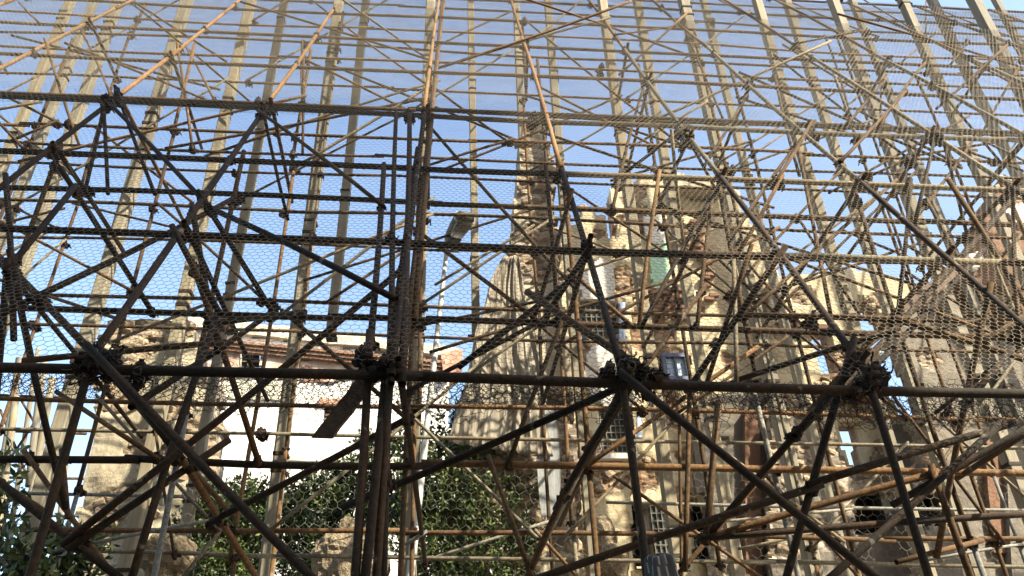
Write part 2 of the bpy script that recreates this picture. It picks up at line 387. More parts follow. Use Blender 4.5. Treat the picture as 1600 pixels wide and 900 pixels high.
# low broken wall between the pier and the tower
r = root('broken_wall', 920, 13.4, 'jagged wall stub beside the tall pier with a small window of square panes', 'ruin')
W1 = (906, 474, 967, 529); W2 = (936, 636, 995, 707)
o, inf = slab('wall', 13.4, [(862, 450), (876, 362), (905, 346), (911, 318), (918, 322), (926, 336), (944, 338), (947, 372), (962, 372), (985, 400), (985, BOT), (862, BOT)], M_CREAM, r, holes=[rect(W1), rect(W2)], thick=.5, bare=.56, rag=.05, blobs=[(938, 366, 16), (890, 440, 22), (900, 560, 30), (900, 700, 34), (945, 740, 40), (960, 430, 16)], seed=5)
scatter(r, inf['bare'], 130, .04, .11)
grid_window(r, 13.45, W1, 7, 5); grid_window(r, 13.45, W2, 7, 7)
panel('blue_strip', 13.36, rect((968, 472, 977, 534)), M_BLUE, r, .1)
panel('blue_strip', 13.36, rect((996, 640, 1003, 683)), M_BLUE, r, .1)
slab('plaster_patch', 13.33, [(912, 425), (935, 405), (958, 415), (960, 470), (908, 468), (905, 440)], M_PALEW, r, thick=.10, cell=.045, rag=.05, bare=.9, relief=.012, to_ground=False)
slab('plaster_patch', 13.33, [(925, 540), (960, 545), (965, 600), (995, 620), (995, 634), (938, 633), (905, 590)], M_PALEW, r, thick=.10, cell=.045, rag=.05, bare=.9, relief=.012, to_ground=False)
panel('window_sill', 13.28, rect((932, 708, 998, 716)), M_PALEW, r, .16)
# the ruined tower house
r = root('tower_house', 1080, 13.7, 'ruined cream tower house with a green painted patch high on its wall', 'ruin')
WB = (1036, 556, 1077, 592)
o, inf = slab('wall', 13.7, [(953, 300), (962, 289), (985, 292), (1000, 276), (1060, 273), (1122, 283), (1152, 299), (1158, 335), (1185, 368), (1204, 400), (1216, 434), (1222, BOT), (975, BOT), (966, 390)], M_CREAM, r, holes=[rect(WB), rect((984, 790, 1014, 888)), rect((1081, 792, 1109, 880))], thick=.55, bare=.66, rag=.035, blobs=[(1052, 330, 16), (1055, 400, 12), (1040, 470, 28), (1075, 480, 22), (1000, 300, 16), (1160, 470, 20), (1090, 300, 20), (1010, 520, 16), (1050, 640, 30), (1130, 660, 34), (1110, 720, 30), (1000, 740, 36), (1060, 800, 40), (1140, 560, 14)], seed=8)
scatter(r, inf['bare'], 70, .04, .09)
slab('green_patch', 13.62, [(1014, 384), (1043, 378), (1045, 449), (1016, 450)], M_GREEN, r, thick=.10, cell=.045, rag=.05, bare=.9, relief=.012, to_ground=False)
slab('plaster_patch', 13.625, [(1002, 338), (1036, 330), (1042, 377), (1013, 383)], M_PALEW, r, thick=.10, cell=.045, rag=.05, bare=.9, relief=.012, to_ground=False)
panel('eaves', 13.35, [(1052, 272), (1120, 282), (1128, 297), (1060, 290)], M_PIER, r, .4, 2)
for q in ((960, 395, 984, 472), (1005, 448, 1085, 500), (1042, 330, 1062, 400), (1075, 340, 1090, 470), (1140, 455, 1180, 490)):
    bricks(r, 13.66, [(q[0], q[1]), (q[2], q[1]), (q[0], q[3])], 70)
fr = panel('window', 13.8, rect(WB), M_VOID, r, .05)
a, b2 = P(WB[0], WB[1], 13.68), P(WB[2], WB[3], 13.68)
hw, hh = (b2[0]-a[0])/2, (a[2]-b2[2])/2; cx, cz = (a[0]+b2[0])/2, (a[2]+b2[2])/2
part('frame', *join(box_geo((cx, 13.68, a[2]), (hw+.04, .05, .04)), box_geo((cx, 13.68, b2[2]), (hw+.04, .05, .04)), box_geo((a[0], 13.683, cz), (.035, .045, hh-.04)), box_geo((b2[0], 13.683, cz), (.035, .045, hh-.04)), box_geo((cx, 13.69, cz), (.02, .03, hh-.04))), M_BLUEF, fr)
for sgn in (-1, 1): part('pane', *box_geo((cx+sgn*hw*.5, 13.72, cz), (hw*.42, .01, hh-.05)), M_BLUE, fr)
panel('meter_box', 13.5, rect((1079, 454, 1092, 463)), M_PALEW, r, .2)
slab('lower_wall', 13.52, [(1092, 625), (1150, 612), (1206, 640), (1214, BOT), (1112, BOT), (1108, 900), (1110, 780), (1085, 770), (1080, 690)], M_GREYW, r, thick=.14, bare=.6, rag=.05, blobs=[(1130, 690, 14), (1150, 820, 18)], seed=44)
panel('brown_pilaster', 13.36, [(1163, 640), (1186, 640), (1196, 1200), (1170, 1200)], M_BROWNW, r, .25, 1)
opening(r, 13.63, (984, 790, 1014, 888), 'doorway'); opening(r, 13.63, (1081, 792, 1109, 880), 'doorway')
grid_window(r, 13.55, (1016, 790, 1078, 890), 6, 8)
grid_window(r, 13.5, (925, 790, 982, 830), 5, 3)
# right-hand wall with the sky in its windows
r = root('gaping_wall', 1290, 13.2, 'long cream wall whose empty window openings show the sky', 'ruin')
H1 = [(1262, 515), (1296, 515), (1300, 545), (1310, 565), (1312, 587), (1280, 583), (1272, 560), (1265, 540)]
H2 = [(1336, 462), (1350, 463), (1398, 515), (1398, 548), (1345, 548)]
H3 = [(1310, 660), (1340, 660), (1347, 700), (1354, 732), (1330, 735), (1312, 700)]
o, inf = slab('wall', 13.2, [(1203, 437), (1250, 428), (1290, 432), (1330, 424), (1410, 437), (1448, 448), (1452, 470), (1408, 500), (1412, 535), (1372, 548), (1366, 585), (1390, 622), (1402, 652), (1425, 650), (1432, 720), (1440, BOT), (1203, BOT)], M_CREAM, r, holes=[H1, H2, H3, rect((1333, 768, 1392, 838))], thick=.5, bare=.61, rag=.045, blobs=[(1255, 465, 18), (1225, 520, 20), (1310, 560, 16), (1300, 610, 30), (1230, 640, 30), (1350, 640, 24), (1250, 800, 24), (1340, 600, 16), (1365, 470, 16)], seed=12)
scatter(r, inf['bare'], 140, .04, .11)
opening(r, 13.13, (1333, 768, 1392, 838)); panel('lintel', 13.1, rect((1328, 757, 1398, 768)), M_PIER, r, .2, 1)
panel('window_beam', 13.05, [(1225, 497), (1258, 505), (1302, 507), (1302, 513), (1258, 513), (1225, 506)], M_BROWNW, r, .3)
bricks(r, 13.15, [(1288, 590), (1345, 590), (1288, 630)], 60)
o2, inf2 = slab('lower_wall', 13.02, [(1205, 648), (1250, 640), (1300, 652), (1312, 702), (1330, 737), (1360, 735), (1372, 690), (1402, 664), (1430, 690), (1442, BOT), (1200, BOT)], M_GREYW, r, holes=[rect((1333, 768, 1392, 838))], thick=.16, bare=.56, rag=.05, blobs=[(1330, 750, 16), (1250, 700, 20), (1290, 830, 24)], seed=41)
scatter(r, inf2['bare'], 60, .04, .10)
# grey house on the right and the brown block above it
r = root('grey_house', 1510, 12.1, 'grey plastered ruin at the right edge with black broken holes', 'ruin')
HB = [(1494, 452), (1512, 444), (1530, 455), (1548, 470), (1545, 490), (1520, 487), (1500, 478)]
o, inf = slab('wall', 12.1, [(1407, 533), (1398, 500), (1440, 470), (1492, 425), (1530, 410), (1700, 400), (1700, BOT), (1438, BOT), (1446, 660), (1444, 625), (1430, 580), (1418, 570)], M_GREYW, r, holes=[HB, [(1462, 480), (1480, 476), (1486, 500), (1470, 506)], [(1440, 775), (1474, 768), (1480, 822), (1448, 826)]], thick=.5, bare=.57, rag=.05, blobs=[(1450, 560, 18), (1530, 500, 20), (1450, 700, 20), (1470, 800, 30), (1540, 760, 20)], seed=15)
scatter(r, inf['bare'], 90, .04, .10)
opening(r, 12.25, (1485, 436, 1556, 500)); opening(r, 12.25, (1455, 470, 1490, 512)); opening(r, 12.25, (1436, 760, 1486, 830))
panel('brown_panel', 12.0, [(1538, 692), (1660, 680), (1660, 868), (1552, 862), (1545, 780)], M_BROWNW, r, .15, 2)
r = root('brown_block', 1600, 11.6, 'brown plastered wall block high up at the right edge', 'ruin')
o, inf = slab('wall', 11.6, [(1492, 436), (1508, 400), (1534, 352), (1552, 300), (1572, 276), (1720, 262), (1720, 520), (1600, 505), (1560, 470), (1530, 452)], M_BROWNW, r, thick=.6, bare=.66, rag=.07, blobs=[(1590, 280, 26), (1600, 330, 16), (1560, 460, 20)], seed=19, to_ground=False)
scatter(r, inf['bare'], 60, .05, .12)
panel('wall_below', 11.9, [(1560, 500), (1720, 500), (1720, 1240), (1600, 1240)], M_GREYW, r, .15, 1)
for q in ([(1508, 400), (1530, 392), (1538, 412), (1520, 424)], [(1572, 330), (1600, 318), (1612, 345), (1588, 352)]): slab('plaster_patch', 11.5, q, M_PALEW, r, thick=.12, cell=.05, rag=.05, bare=.9, relief=.012, to_ground=False)
# left stone gable in front of the white house
r = root('stone_gable', 240, 11.8, 'sunlit cream stone wall at the left in front of the white house', 'ruin')
o, inf = slab('wall', 11.8, [(160, 508), (200, 496), (292, 503), (302, 512), (304, 560), (330, 590), (332, 690), (322, 760), (290, 800), (290, BOT), (40, BOT), (120, 800), (148, 640)], M_PIER, r, thick=.6, bare=.50, rag=.08, relief=.10, blobs=[(230, 700, 34), (190, 800, 40), (270, 520, 20), (225, 545, 24), (190, 600, 30), (285, 640, 20)], seed=22)
scatter(r, inf['bare'], 150, .05, .13)
# white house beyond
HY = 20.
r = root('white_house', 520, HY, 'white limewashed house with a red brick cornice behind the scaffold', 'house')
W3 = (369, 541, 405, 577); W4 = (501, 626, 528, 672)
o, inf = slab('wall', HY, [(250, 515), (300, 520), (520, 545), (705, 568), (700, 600), (698, BOT), (250, BOT)], M_WHITE, r, holes=[rect(W3), rect(W4)], thick=.5, cell=.11, rag=.02, bare=.74, relief=.02, seed=30)
panel('parapet', HY-.12, [(236, 500), (300, 494), (420, 507), (560, 523), (716, 543), (712, 556), (560, 540), (420, 526), (300, 514), (236, 516)], M_LICHEN, r, .6, 1.5)
slab('frieze', HY-.09, [(306, 526), (420, 540), (560, 553), (702, 567), (702, 590), (640, 596), (560, 592), (470, 600), (420, 590), (330, 592), (306, 580)], M_FRIEZE, r, holes=[rect(W3)], thick=.1, cell=.08, rag=.06, bare=.5, relief=.03, seed=33, to_ground=False)
panel('rendered_band', HY-.05, [(342, 594), (450, 598), (452, 626), (344, 622)], M_LICHEN, r, .06, 1)
for k in range(150):                                       # the brick cornice, brick by brick
    row, i = divmod(k, 50); f_ = (i+.5+.5*(row % 2))/50.5
    p = P(318+(700-318)*f_, 531+f_*37+row*6.2, HY-.13-.05*(2-row))
    put('brick', random.choice(BRICKM), r, p, (.058, .08, .04), (0, random.uniform(-.02, .02)+.05, random.uniform(-.04, .04)))
fr = panel('window', HY+.25, rect(W3), M_VOID, r, .05)
a, b2 = P(W3[0], W3[1], HY), P(W3[2], W3[3], HY); cx, cz = (a[0]+b2[0])/2, (a[2]+b2[2])/2
part('sash', *join(box_geo((cx, HY+.2, cz), (.03, .03, (a[2]-b2[2])/2)), box_geo((cx, HY+.205, cz), ((b2[0]-a[0])/2, .025, .03))), M_GREYW, fr)
fr = panel('window', HY+.12, rect(W4), M_VOID, r, .05)
a, b2 = P(W4[0], W4[1], HY), P(W4[2], W4[3], HY); cx = (a[0]+b2[0])/2; hw = (b2[0]-a[0])/2
part('shutter_head', *box_geo((cx, HY-.02, a[2]-.06), (hw+.03, .06, .09)), M_TILE, fr)
for k in range(6): part('louvre', *box_geo((cx, HY+.08, lerp(a[2], b2[2], (k+1.4)/7.4)), (hw-.03, .02, .035)), M_PLANK, fr)
panel('string_course', HY-.07, [(440, 712), (560, 716), (640, 718), (640, 724), (560, 722), (440, 719)], M_LICHEN, r, .1, .6)
gb = panel('end_cornice', HY-.3, [(690, 552), (722, 545), (722, 560), (704, 586), (692, 588)], M_TILE, r, .8, 1)

# draped sacking on the pier, and a leaning board
def drape(name, Y, left, right, mat, label, cat, amp=.10, nf=9, thick=.02):
    nu, nv = 110, 50; v, f = [], []
    for j in range(nv+1):
        t = j/nv
        def at(line):
            k = t*(len(line)-1); i = min(int(k), len(line)-2); return lerp(line[i], line[i+1], k-i)
        l, rr = at(left), at(right)
        for i in range(nu+1):
            u = i/nu; q = lerp(l, rr, u); p = P(q[0], q[1], Y)
            fold = (2.2*(float(fbm(u*7+2*float(fbm(u*2, t*2.5)), t*1.1, o=3))-.5) + .5*abs(math.sin(u*nf*2.3 + 5*float(fbm(u*2, t*1.5))))**.5 + .35*(float(fbm(u*24, t*2.2))-.5))*amp*(.5+.7*t)
            p = p + np.array([0, fold - .25*t + .05*float(fbm(u*9, t*5)), 0]); v.append(p)
    n = len(v)
    v += [p+np.array([0, thick, 0]) for p in v]
    for j in range(nv):
        for i in range(nu):
            a = j*(nu+1)+i; q = (a, a+nu+1, a+nu+2, a+1); f.append(q); f.append(tuple(n+k for k in reversed(q)))
    ring = [j*(nu+1) for j in range(nv+1)] + [nv*(nu+1)+i for i in range(1, nu+1)] + [j*(nu+1)+nu for j in range(nv-1, -1, -1)] + [i for i in range(nu-1, 0, -1)]
    for k in range(len(ring)): a, b3 = ring[k], ring[(k+1) % len(ring)]; f.append((a, a+n, b3+n, b3))
    o = part(name, v, f, mat, None, True, org=v[0]); return tag(o, label, cat)
drape('sacking_sheet', 10.62, [(786, 398), (766, 440), (757, 480), (743, 520), (736, 560), (728, 600), (712, 650), (700, 700)], [(812, 398), (822, 470), (838, 530), (850, 590), (856, 660), (862, 720)], M_TARP, 'weathered pale sheet draped in folds down the foot of the stone pier', 'sheet')
tag(panel('grey_board', 10.5, [(842, 640), (868, 640), (876, 720), (874, 806), (846, 808), (838, 720)], M_BOARD, None, .04, 1), 'tall grey weathered board leaning below the draped sheet', 'board')

# ------------------------------------------------------------------ timber posts
posts = []
for row, Y, xs, wid in (('front', 9.8, [292, 392, 530, 674, 806, 940, 1068, 1183, 1302, 1410, 1522, 1630], .080), ('rear', 11.0, [110, 147, 185, 445, 573, 736, 856, 995, 1100, 1228, 1332, 1457, 1555, 1660], .072)):
    for x in xs: posts.append((x, row, 11.9 if x == 806 else Y, wid))
ORD = ['first', 'second', 'third', 'fourth', 'fifth', 'sixth', 'seventh', 'eighth', 'ninth', 'tenth', 'eleventh', 'twelfth', 'thirteenth', 'fourteenth', 'fifteenth', 'sixteenth', 'seventeenth']
posts.sort(key=lambda q: P(q[0], 0, q[2])[0])
cnt = {'front': 0, 'rear': 0}
for x, row, Y, wid in posts:
    top = P(x, 0, Y); z1 = 18.2 + random.uniform(-.2, .3); z0 = 0.
    hang = row == 'rear' and x in (573, 736)
    if hang: z0 = P(x, 526, Y)[2]
    tw = random.uniform(-.04, .04); ax = np.array([[math.cos(tw), math.sin(tw), 0], [-math.sin(tw), math.cos(tw), 0], [0, 0, 1]])
    v, f = [], []; h = wid*random.uniform(.84, 1.14); nseg = 8; lean = random.uniform(-.06, .06)
    for k in range(nseg+1):
        t = k/nseg; c = np.array([top[0]+lean*(t-.85)+.012*math.sin(5*t+x), Y, z0+(z1-z0)*t])
        for sx, sy in ((-1, -.85), (-.85, -1), (.85, -1), (1, -.85), (1, 1), (-1, 1)): v.append(c + ax[0]*h*sx + ax[1]*h*sy)
    for k in range(nseg):
        for i in range(6): f.append((k*6+i, k*6+(i+1) % 6, (k+1)*6+(i+1) % 6, (k+1)*6+i))
    f += [tuple(reversed(range(6))), tuple(nseg*6+i for i in range(6))]
    base = np.array([top[0], Y, z0])
    cnt[row] += 1
    lab = f'tall pale timber post, {ORD[cnt[row]-1]} from the left in the {row} row'
    if hang: lab = f'tall pale timber post ending in mid air {"over the white house roof" if x == 573 else "beside the street lamp"}'
    rt = thing('timber_post', base, lab, 'post', 'tall pale timber posts behind the scaffold')
    part('shaft', v, f, M_POST, rt)
    for zz in np.arange(z0+random.uniform(1.5, 4), 16, random.uniform(3.2, 4.6)):        # a splice band every few metres
        xx = top[0]+lean*((zz-z0)/(z1-z0)-.85); [part('splice_band', *box_geo((xx, Y, zz+k), (h*1.13, h*1.13, .022), ax), M_CLAMP, rt) for k in (-.11, .11)]
    if hang: part('foot_plate', *box_geo(base+np.array([0, 0, -.03]), (h*1.15, h*1.15, .03)), M_CLAMP, rt)

# ------------------------------------------------------------------ scaffold
TR = .0242
SC1 = thing('raking_scaffold', (1.0, 4.5, 0), 'sloping front scaffold of dark and rusty tubes leaning away, hung with wire netting', 'scaffold')
SC2 = thing('inner_scaffold', (1.0, 8.2, 0), 'upright inner scaffold of thin rusty tubes between the netting and the ruins', 'scaffold')
NC = {}
def cap(sc, name):
    k = (sc.name, name); NC[k] = NC.get(k, 0)+1; return NC[k] <= 298
def tube(sc, name, p, q, mat, r=TR, bend=.012, ends=True):
    p, q = np.asarray(p, float), np.asarray(q, float); L = np.linalg.norm(q-p)
    if L < .15 or not cap(sc, name): return None
    if name in ('ledger', 'standard', 'raking_tube', 'brace', 'transom'): SEG.append((p, q))
    d, a, b = frame(q-p); n = max(2, min(9, int(L/.6)+1))
    k1, k2 = random.uniform(-1, 1)*bend*min(L, 4)/2, random.uniform(-1, 1)*bend*min(L, 4)/2
    pts = [lerp(p, q, i/n) + a*k1*math.sin(math.pi*i/n) + b*k2*math.sin(math.pi*i/n) for i in range(n+1)]
    v, f = tube_geo(pts, r)
    return part(name, v, f, mat, sc, False, org=p) if False else _tube(name, v, f, mat, sc, p)
SEG = []
def snap(b, u, reach=.9, back=.35, tol=.42):
    """run a brace on (or cut it back) to the next tube it can be clamped to"""
    A = np.array([q[0] for q in SEG]); D2 = np.array([q[1] for q in SEG])-A
    w0 = b-A; bb = D2@u; cc = (D2*D2).sum(1); d1 = w0@u; e1 = (D2*w0).sum(1); den = np.maximum(cc-bb*bb, 1e-6)
    sc_ = (bb*e1-cc*d1)/den; tc = np.clip((e1-bb*d1)/den, 0, 1)
    sc_ = ((A+D2*tc[:, None]-b)@u)
    gap = np.linalg.norm(b+sc_[:, None]*u-(A+D2*tc[:, None]), axis=1)
    par_ = np.abs(bb)/np.sqrt(cc)
    cost = np.abs(sc_)*np.where(sc_ < 0, 1.6, 1)+gap*1.5
    cost[(gap > tol) | (sc_ > reach) | (sc_ < -back) | (par_ > .93)] = 99
    i = int(np.argmin(cost))
    if cost[i] > 50: return b+u*.3, None
    c = A[i]+D2[i]*tc[i]; return c+np.array([0, -.05, 0])+u*.06, c
def _tube(name, v, f, mat, sc, p):
    o = part(name, v, f, mat, sc, False, org=p)
    sm = [len(q.vertices) == 4 for q in o.data.polygons]; o.data.polygons.foreach_set('use_smooth', sm); return o
def coupler_mesh(k, mat):
    """double coupler: two clamp bands at right angles, their hinge lugs and bolts with nuts"""
    r = TR+.007; g = []
    g.append(tube_geo([(-.026, 0, 0), (.026, 0, 0)], r, 10, False))
    g.append(tube_geo([(0, .052, -.026), (0, .052, .026)], r, 10, False))
    g.append(box_geo((0, .026, 0), (.022, .016, .022)))
    for s in (-1, 1):
        g.append(box_geo((0, -.004*s, s*.036), (.018, .009, .014)))
        g.append(tube_geo([(0, -.03, s*.04), (0, .03+.02*(k % 2), s*.04)], .007, 6, False))
        g.append(box_geo((0, .024, s*.04), (.011, .007, .011)))
        g.append(box_geo((s*.036, .05, 0), (.014, .010, .018)))
        g.append(tube_geo([(s*.042, .02, 0), (s*.042, .085+.02*k, 0)], .007, 6, False))
    return mesh('coupler', *join(*g), mat)
CPL = [coupler_mesh(k, M_CLAMP) for k in range(2)]
def coupler(par, p, d=None):
    if par is None or not seen(p, 20): return
    sc = par.parent or par
    if not cap(sc, 'coupler'): return
    o = link('coupler', random.choice(CPL), par, np.asarray(p)-wl(par)); s = random.uniform(.72, 1.0)*(1.3 if np.linalg.norm(np.asarray(p)-EYE) > 8.5 else 1.05); o.scale = (s, s, s)
    o.rotation_euler = (random.uniform(-.4, .4), random.uniform(-.15, .15) + (math.pi if random.random() < .5 else 0), random.uniform(-.25, .25))

XS = [-12.6, -11., -9.3, -7.5, -5.7, -3.93, -2.21, -.40, 1.04, 2.64, 4.09, 5.70, 6.95, 8.6, 10.2, 11.9, 13.5]
def zoff(x): return SL*(x-L0[0])
# raking tubes and front standards
RS = {}
for i, x in enumerate(XS):
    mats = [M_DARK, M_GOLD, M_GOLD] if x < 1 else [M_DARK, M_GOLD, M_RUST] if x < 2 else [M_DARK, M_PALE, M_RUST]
    s0 = -.05; cuts = [5.3, 10.2, 14.4] if x < 1 else [3.6, 9.4, 14.4]  # tubes change from dark to paler colour where the shade ends
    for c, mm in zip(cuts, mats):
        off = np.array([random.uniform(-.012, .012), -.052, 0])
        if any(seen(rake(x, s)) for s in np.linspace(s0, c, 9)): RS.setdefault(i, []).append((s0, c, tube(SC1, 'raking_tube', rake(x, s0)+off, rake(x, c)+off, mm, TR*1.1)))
        s0 = c-.12
    if -5 < x < 8: 
        b0 = np.array([x, 4.5, 0]); t0 = rake(x, 0)+np.array([0, 0, .12])
        tube(SC1, 'standard', b0, t0, M_DARK, TR*1.02)
def rk(i, s):
    for a, b, o in RS.get(i, []):
        if a <= s <= b and o: return o
# extra tubes in the middle bundle
for px, py, s1, mm in ((628, 587, 13.5, M_BROWN), (648, 500, 12.5, M_RUST), (604, 592, 4.2, M_DARK)):
    p = PR(px, py, -.07); tube(SC1, 'raking_tube', p, p+RD*s1, mm)
for p_, q_, rr_ in (((619, 176), (611, 600), .95), ((640, 178), (628, 600), 1.1), ((600, 256), (579, 535), 1.0)): tube(SC1, 'raking_tube', PR(*p_, .02), PR(*q_, .02), M_DARK, TR*rr_, .01)
# ledgers on the sloping face
ROWS = [587, 380, 263, 180, 112, 65, 25, -5, -30]
RSV = [(PR(640, y)-L0)@RD for y in ROWS]
for k, (py, s) in enumerate(zip(ROWS, RSV)):
    segs = {0: [(-9, -.2, M_DARK), (-.35, 5.9, M_DARK), (5.8, 9, M_DARK)], 1: [(-9, -.3, M_DARK), (-.45, 3.0, M_DARK), (2.9, 4.6, M_PALE), (4.5, 11, M_BROWN)], 2: [(-10, -.5, M_DARK), (-.6, 1.02, M_DARK), (.95, 6.2, M_PALE), (6.1, 12, M_PALE)],  # dark lengths have the shade put into their colour, paler ones are the lit side
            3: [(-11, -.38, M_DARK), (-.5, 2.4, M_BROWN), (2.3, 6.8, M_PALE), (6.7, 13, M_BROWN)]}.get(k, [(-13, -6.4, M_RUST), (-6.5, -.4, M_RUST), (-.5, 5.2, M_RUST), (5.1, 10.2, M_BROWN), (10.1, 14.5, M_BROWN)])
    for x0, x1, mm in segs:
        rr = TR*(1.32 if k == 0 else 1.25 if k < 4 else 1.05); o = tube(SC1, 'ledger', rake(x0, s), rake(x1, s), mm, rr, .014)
        for i, x in enumerate(XS):
            if x0 < x <= x1: coupler(o, rake(x, s)+np.array([0, -.045, 0]))
    # inner companion ledger lying just behind on the struts
# laced edge tube of the topmost dark row
tube(SC1, 'ledger', rake(-11, RSV[3]+.22), rake(-.5, RSV[3]+.2), M_BROWN); tube(SC1, 'ledger', rake(-.6, RSV[3]+.24), rake(12, RSV[3]+.3), M_BROWN)
# transoms from the sloping face back to the posts
for k, s in enumerate(RSV[:-1]):
    for i, x in enumerate(XS):
        p = rake(x, s)+np.array([.05, -.12, .05]); q = np.array([x+.05+random.uniform(-.1, .1), min(9.75, p[1]+random.choice([1.9, 3.4, 3.6, 5.0])), p[2]+random.uniform(-.05, .05)])
        if random.random() < .5 or q[1]-p[1] < .4 or not (seen(p, 0) or seen(q, 0)): continue
        o = tube(SC1, 'transom', p, q, random.choice([M_DARK, M_BROWN, M_BROWN]) if k < 3 else random.choice([M_BROWN, M_BROWN, M_RUST]))
        coupler(o, p+np.array([0, .09, -.05]))
# inner ledgers, rows read along the middle of the scaffold: (pixel row, depth, material, radius factor)
INL = [(723, 6.2, M_RUST, 1.05), (833, 8.2, M_RUST, 1.05), (870, 9.2, M_PALE, 1.0), (635, 8.2, M_RUST, 1.05), (682, 9.5, M_PALE, .95), (497, 6.2, M_BROWN, 1.05), (317, 6.6, M_BROWN, 1.05), (475, 8.2, M_BROWN, .95), (523, 9.5, M_BROWN, .95),
       (388, 9.5, M_BROWN, .9), (337, 8.2, M_BROWN, .95), (275, 9.5, M_BROWN, .9), (217, 8.2, M_RUST, .9), (171, 8.4, M_BROWN, .9), (76, 9.5, M_RUST, .9), (140, 9.5, M_RUST, .85), (10, 10.5, M_RUST, .9), (48, 9.5, M_GOLD, .8), (98, 8.4, M_GOLD, .8), (245, 8.2, M_BROWN, .8), (-18, 10.8, M_RUST, .8), (780, 9.5, M_GREY, .85)]
INNER = {}; DARKLEFT = (497, 317, 723)  # rows whose left lengths are coloured dark for the shade there
for py, Y, mm, rf in INL:
    p0 = P(640, py, Y); x = -13.5 + random.uniform(0, 3)
    while x < 14.5:
        x2 = x + random.uniform(4.8, 6.6)
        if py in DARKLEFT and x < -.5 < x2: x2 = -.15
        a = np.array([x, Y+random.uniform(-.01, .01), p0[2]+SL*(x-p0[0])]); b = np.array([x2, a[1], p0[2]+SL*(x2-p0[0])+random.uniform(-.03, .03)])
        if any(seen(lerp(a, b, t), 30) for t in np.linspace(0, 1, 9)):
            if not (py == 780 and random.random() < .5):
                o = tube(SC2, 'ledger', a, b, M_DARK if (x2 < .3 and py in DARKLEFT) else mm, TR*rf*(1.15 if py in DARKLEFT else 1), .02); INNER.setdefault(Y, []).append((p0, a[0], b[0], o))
        x = x2-.12
# inner standards
for Y, jit in ((6.2, .06), (8.2, .10), (9.5, .12)):
    top = 3.84+(Y-4.5)*math.tan(math.radians(62.4)) + .1
    for i, x in enumerate(XS):
        if Y == 9.5 and i % 2: continue
        xx = x + random.uniform(-jit, jit) + (.08 if Y > 7 else 0); z = 0.; tt = min(top+zoff(x), 15.)
        while z < tt:
            z2 = min(z+random.uniform(3.2, 5.4), tt); a, b = np.array([xx, Y+.05, z]), np.array([xx+random.uniform(-.05, .05), Y+.05, z2])
            if any(seen(lerp(a, b, t), 20) for t in np.linspace(0, 1, 7)):
                mm = random.choice([M_PALE, M_RUST, M_BROWN, M_GREY]) if z < 4 else random.choice([M_BROWN, M_RUST, M_PALE, M_BROWN])
                o = tube(SC2, 'standard', a, b, mm, TR*.95)
                for p0, xa, xb, lo in INNER.get(Y, []) + (INNER.get(6.6, []) if Y == 6.2 else []):
                    zz = p0[2]+SL*(xx-p0[0])
                    if xa < xx < xb and z < zz < z2 and random.random() < .7: coupler(o, (xx, Y+.02, zz))
                if z2 < tt: coupler(o, b)
            z = z2-.04
            if z2 >= tt: break
# ---- braces read from the photograph, each laid in the plane it belongs to
random.seed(21)
def brace(p, q, Y1, mm, Y2=None, r=1.0, sc=None):
    a = PR(*p, .06 if Y1 == 'R' else 0) if isinstance(Y1, str) else P(*p, Y1)
    Y2 = Y1 if Y2 is None else Y2
    b = PR(*q, .06) if isinstance(Y2, str) else P(*q, Y2)
    if not isinstance(Y1, str) and Y1 > 5.6 and (a-L0)@RN > -.12: a = PR(*p, -.22)      # never outside the netted face
    if not isinstance(Y2, str) and Y2 > 5.6 and (b-L0)@RN > -.12: b = PR(*q, -.22)
    sc = sc or (SC1 if (isinstance(Y1, str) or Y1 < 5.9) else SC2)
    u = (b-a)/np.linalg.norm(b-a)
    a2, ca = snap(a, -u); b2_, cb = snap(b, u)
    far = min((a[1]+b[1])/2, 9.5); o = tube(sc, 'brace', a2, b2_, mm, TR*r*((1.02 if far < 5.9 else .86)-.03*max(0, far-5.2)), .015)
    for e in (ca, cb):
        if o and e is not None and random.random() < .6: coupler(o, e+np.array([0, -.02, 0]))
D, B, R_, G, K = M_DARK, M_BROWN, M_RUST, M_GREY, M_PALE
F1, F2, I1, I2, I3 = 4.5, 5.1, 6.2, 8.2, 9.5
